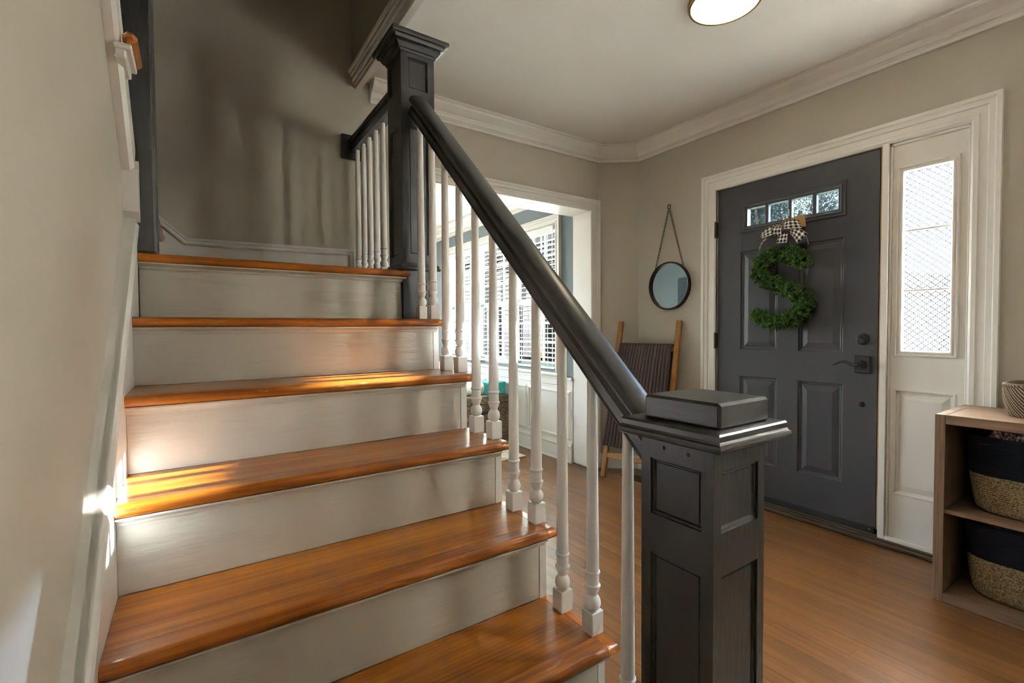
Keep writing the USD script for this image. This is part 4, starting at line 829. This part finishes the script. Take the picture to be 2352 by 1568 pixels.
part("louvre", cat(*[rbox(-.602, -.594, 4.41, 4.79, .25 + .05 * i, .285 + .05 * i, .002) for i in range(32)]), "navy_cabinet", cb, kind="stuff")

# ------------------------------------------------------------------ outside
paint("lawn", (.10, .13, .06), rough=.95, var=.3, spec=.1)
tag(part("ground", box(3.13, 60, -40, 60, -.9, -.55), "lawn"), None, None, kind="structure")
paint("siding", (.42, .54, .62), rough=.7, var=.05); paint("roof_shingle", (.10, .10, .11), rough=.9, var=.2); plain("bark", (.10, .075, .055), rough=.95); plain("dark_window", (.05, .06, .075), rough=.1)
mk("tree_leaf", {"g": ("geometry", {}), "r": ("rgb_ramp", {"ramp": [(0, (.05, .065, .075)), (1, (.17, .195, .215))]}), "p": ("principled_bsdf", {"roughness": .6}), "t": ("translucent_bsdf", {"color": (.12, .14, .12)}), "m": ("mix_closure", {"fac": .35})}, [("g.random_per_island", "r.fac"), ("r.color", "p.base_color"), ("p.BSDF", "m.closure1"), ("t.BSDF", "m.closure2")], "m.closure")
mk("shrub_leaf", {"g": ("geometry", {}), "r": ("rgb_ramp", {"ramp": [(0, (.09, .15, .07)), (1, (.26, .36, .18))]}), "p": ("principled_bsdf", {"roughness": .5}), "t": ("translucent_bsdf", {"color": (.24, .36, .14)}), "m": ("mix_closure", {"fac": .35})}, [("g.random_per_island", "r.fac"), ("r.color", "p.base_color"), ("p.BSDF", "m.closure1"), ("t.BSDF", "m.closure2")], "m.closure")
def crown_pts(c, rad, n, clumps, seed):
    r = np.random.default_rng(seed); cc = r.normal(0, 1, (clumps, 3)); cc /= np.linalg.norm(cc, axis=1, keepdims=True); cc = np.array(c) + cc * np.array(rad) * r.uniform(.25, .9, (clumps, 1))
    k = r.integers(0, clumps, n); d = r.normal(0, 1, (n, 3)); d /= np.linalg.norm(d, axis=1, keepdims=True)
    return cc[k] + d * r.uniform(.2, 1, (n, 1)) ** .5 * np.array(rad) * .30, d
def tree(label, x, y, h, rad, zc, n, leaf, seed):
    t = thing("street_tree", label, "tree", (x, y, -.55))
    part("trunk", tube([(x, y, -.56), (x + .1, y - .05, zc * .4), (x, y + .1, zc), (x + .1, y, zc + rad[2] * .5)], [.22, .17, .11, .05], 10), "bark", t)
    r = np.random.default_rng(seed)
    for k_ in range(6):
        a_ = r.uniform(0, 6.28); e = np.array([x + math.cos(a_) * rad[0] * .7, y + math.sin(a_) * rad[1] * .7, zc + r.uniform(-.3, .7) * rad[2]])
        part("branch", tube([(x, y, zc * .55), ((x * 1.2 + e[0] * .8) / 2, (y * 1.2 + e[1] * .8) / 2, (zc * .6 + e[2]) / 2), e], [.08, .05, .02], 7), "bark", t)
    p, d = crown_pts((x, y, zc), rad, n, 60, seed); part("foliage", leaves(p, d, leaf, seed), "tree_leaf", t, kind="stuff", smooth=False)
tree("grey-green tree in front of the house, left of the two beyond the front door panes", 13.5, 7.3, 6, (1.9, 1.9, 1.7), 4.9, 20000, .085, 2)
tree("dense grey-green tree beyond the right panes of the front door", 18.5, 8.6, 8, (2.2, 2.6, 2.6), 5.6, 22000, .095, 3)
def shrub(label, x, y, rad, zc, n, seed):
    t = thing("shrub", label, "shrub", (x, y, -.55))
    part("stem", cat(*[tube([(x + dx * .3, y + dy * .3, -.56), (x + dx, y + dy, zc)], [.03, .012], 6) for dx, dy in ((.2, .1), (-.2, .15), (.05, -.25))]), "bark", t)
    p, d = crown_pts((x, y, zc), rad, n, 40, seed); part("foliage", leaves(p, d, .075, seed), "shrub_leaf", t, kind="stuff", smooth=False)
shrub("leafy green shrub outside the dining room window nearest the doorway", 4.3, 4.9, (.55, .6, .8), .55, 5000, 12)
shrub("tall green shrub outside the middle dining room window", 6.6, 9.4, (.8, .9, 1.3), .9, 6000, 13)
shrub("loose green shrub outside the farthest dining room window", 4.6, 7.2, (.5, .7, .8), .45, 4000, 14)
def house(label, x0, x1, y0, y1, h, rh, seed):
    t = thing("house", label, "house", ((x0 + x1) / 2, (y0 + y1) / 2, -.55))
    part("wall", box(x0, x1, y0, y1, -.55, h), "siding", t)
    part("roof", extrude([(y0 - .4, h), (y1 + .4, h), ((y0 + y1) / 2, h + rh)], x1 - x0 + .6, (x0 - .3, 0, 0), **YX), "roof_shingle", t)
    for k_ in range(3):
        yy = y0 + (y1 - y0) * (k_ + .5) / 3
        f_ = part("window", rbox(x0 - .05, x0 + .02, yy - .55, yy + .55, .6, 2.0, .02), "white_plastic", t); part("pane", box(x0 - .06, x0 - .045, yy - .47, yy + .47, .68, 1.92), "dark_window", f_)
house("low grey-blue house across the street beyond the sidelight", 26, 33, 1.5, 14, 2.4, 1.1, 1)
house("grey-blue neighbouring house beyond the dining room shrubs", 9.5, 17, 15, 24, 3.6, 2.2, 2)
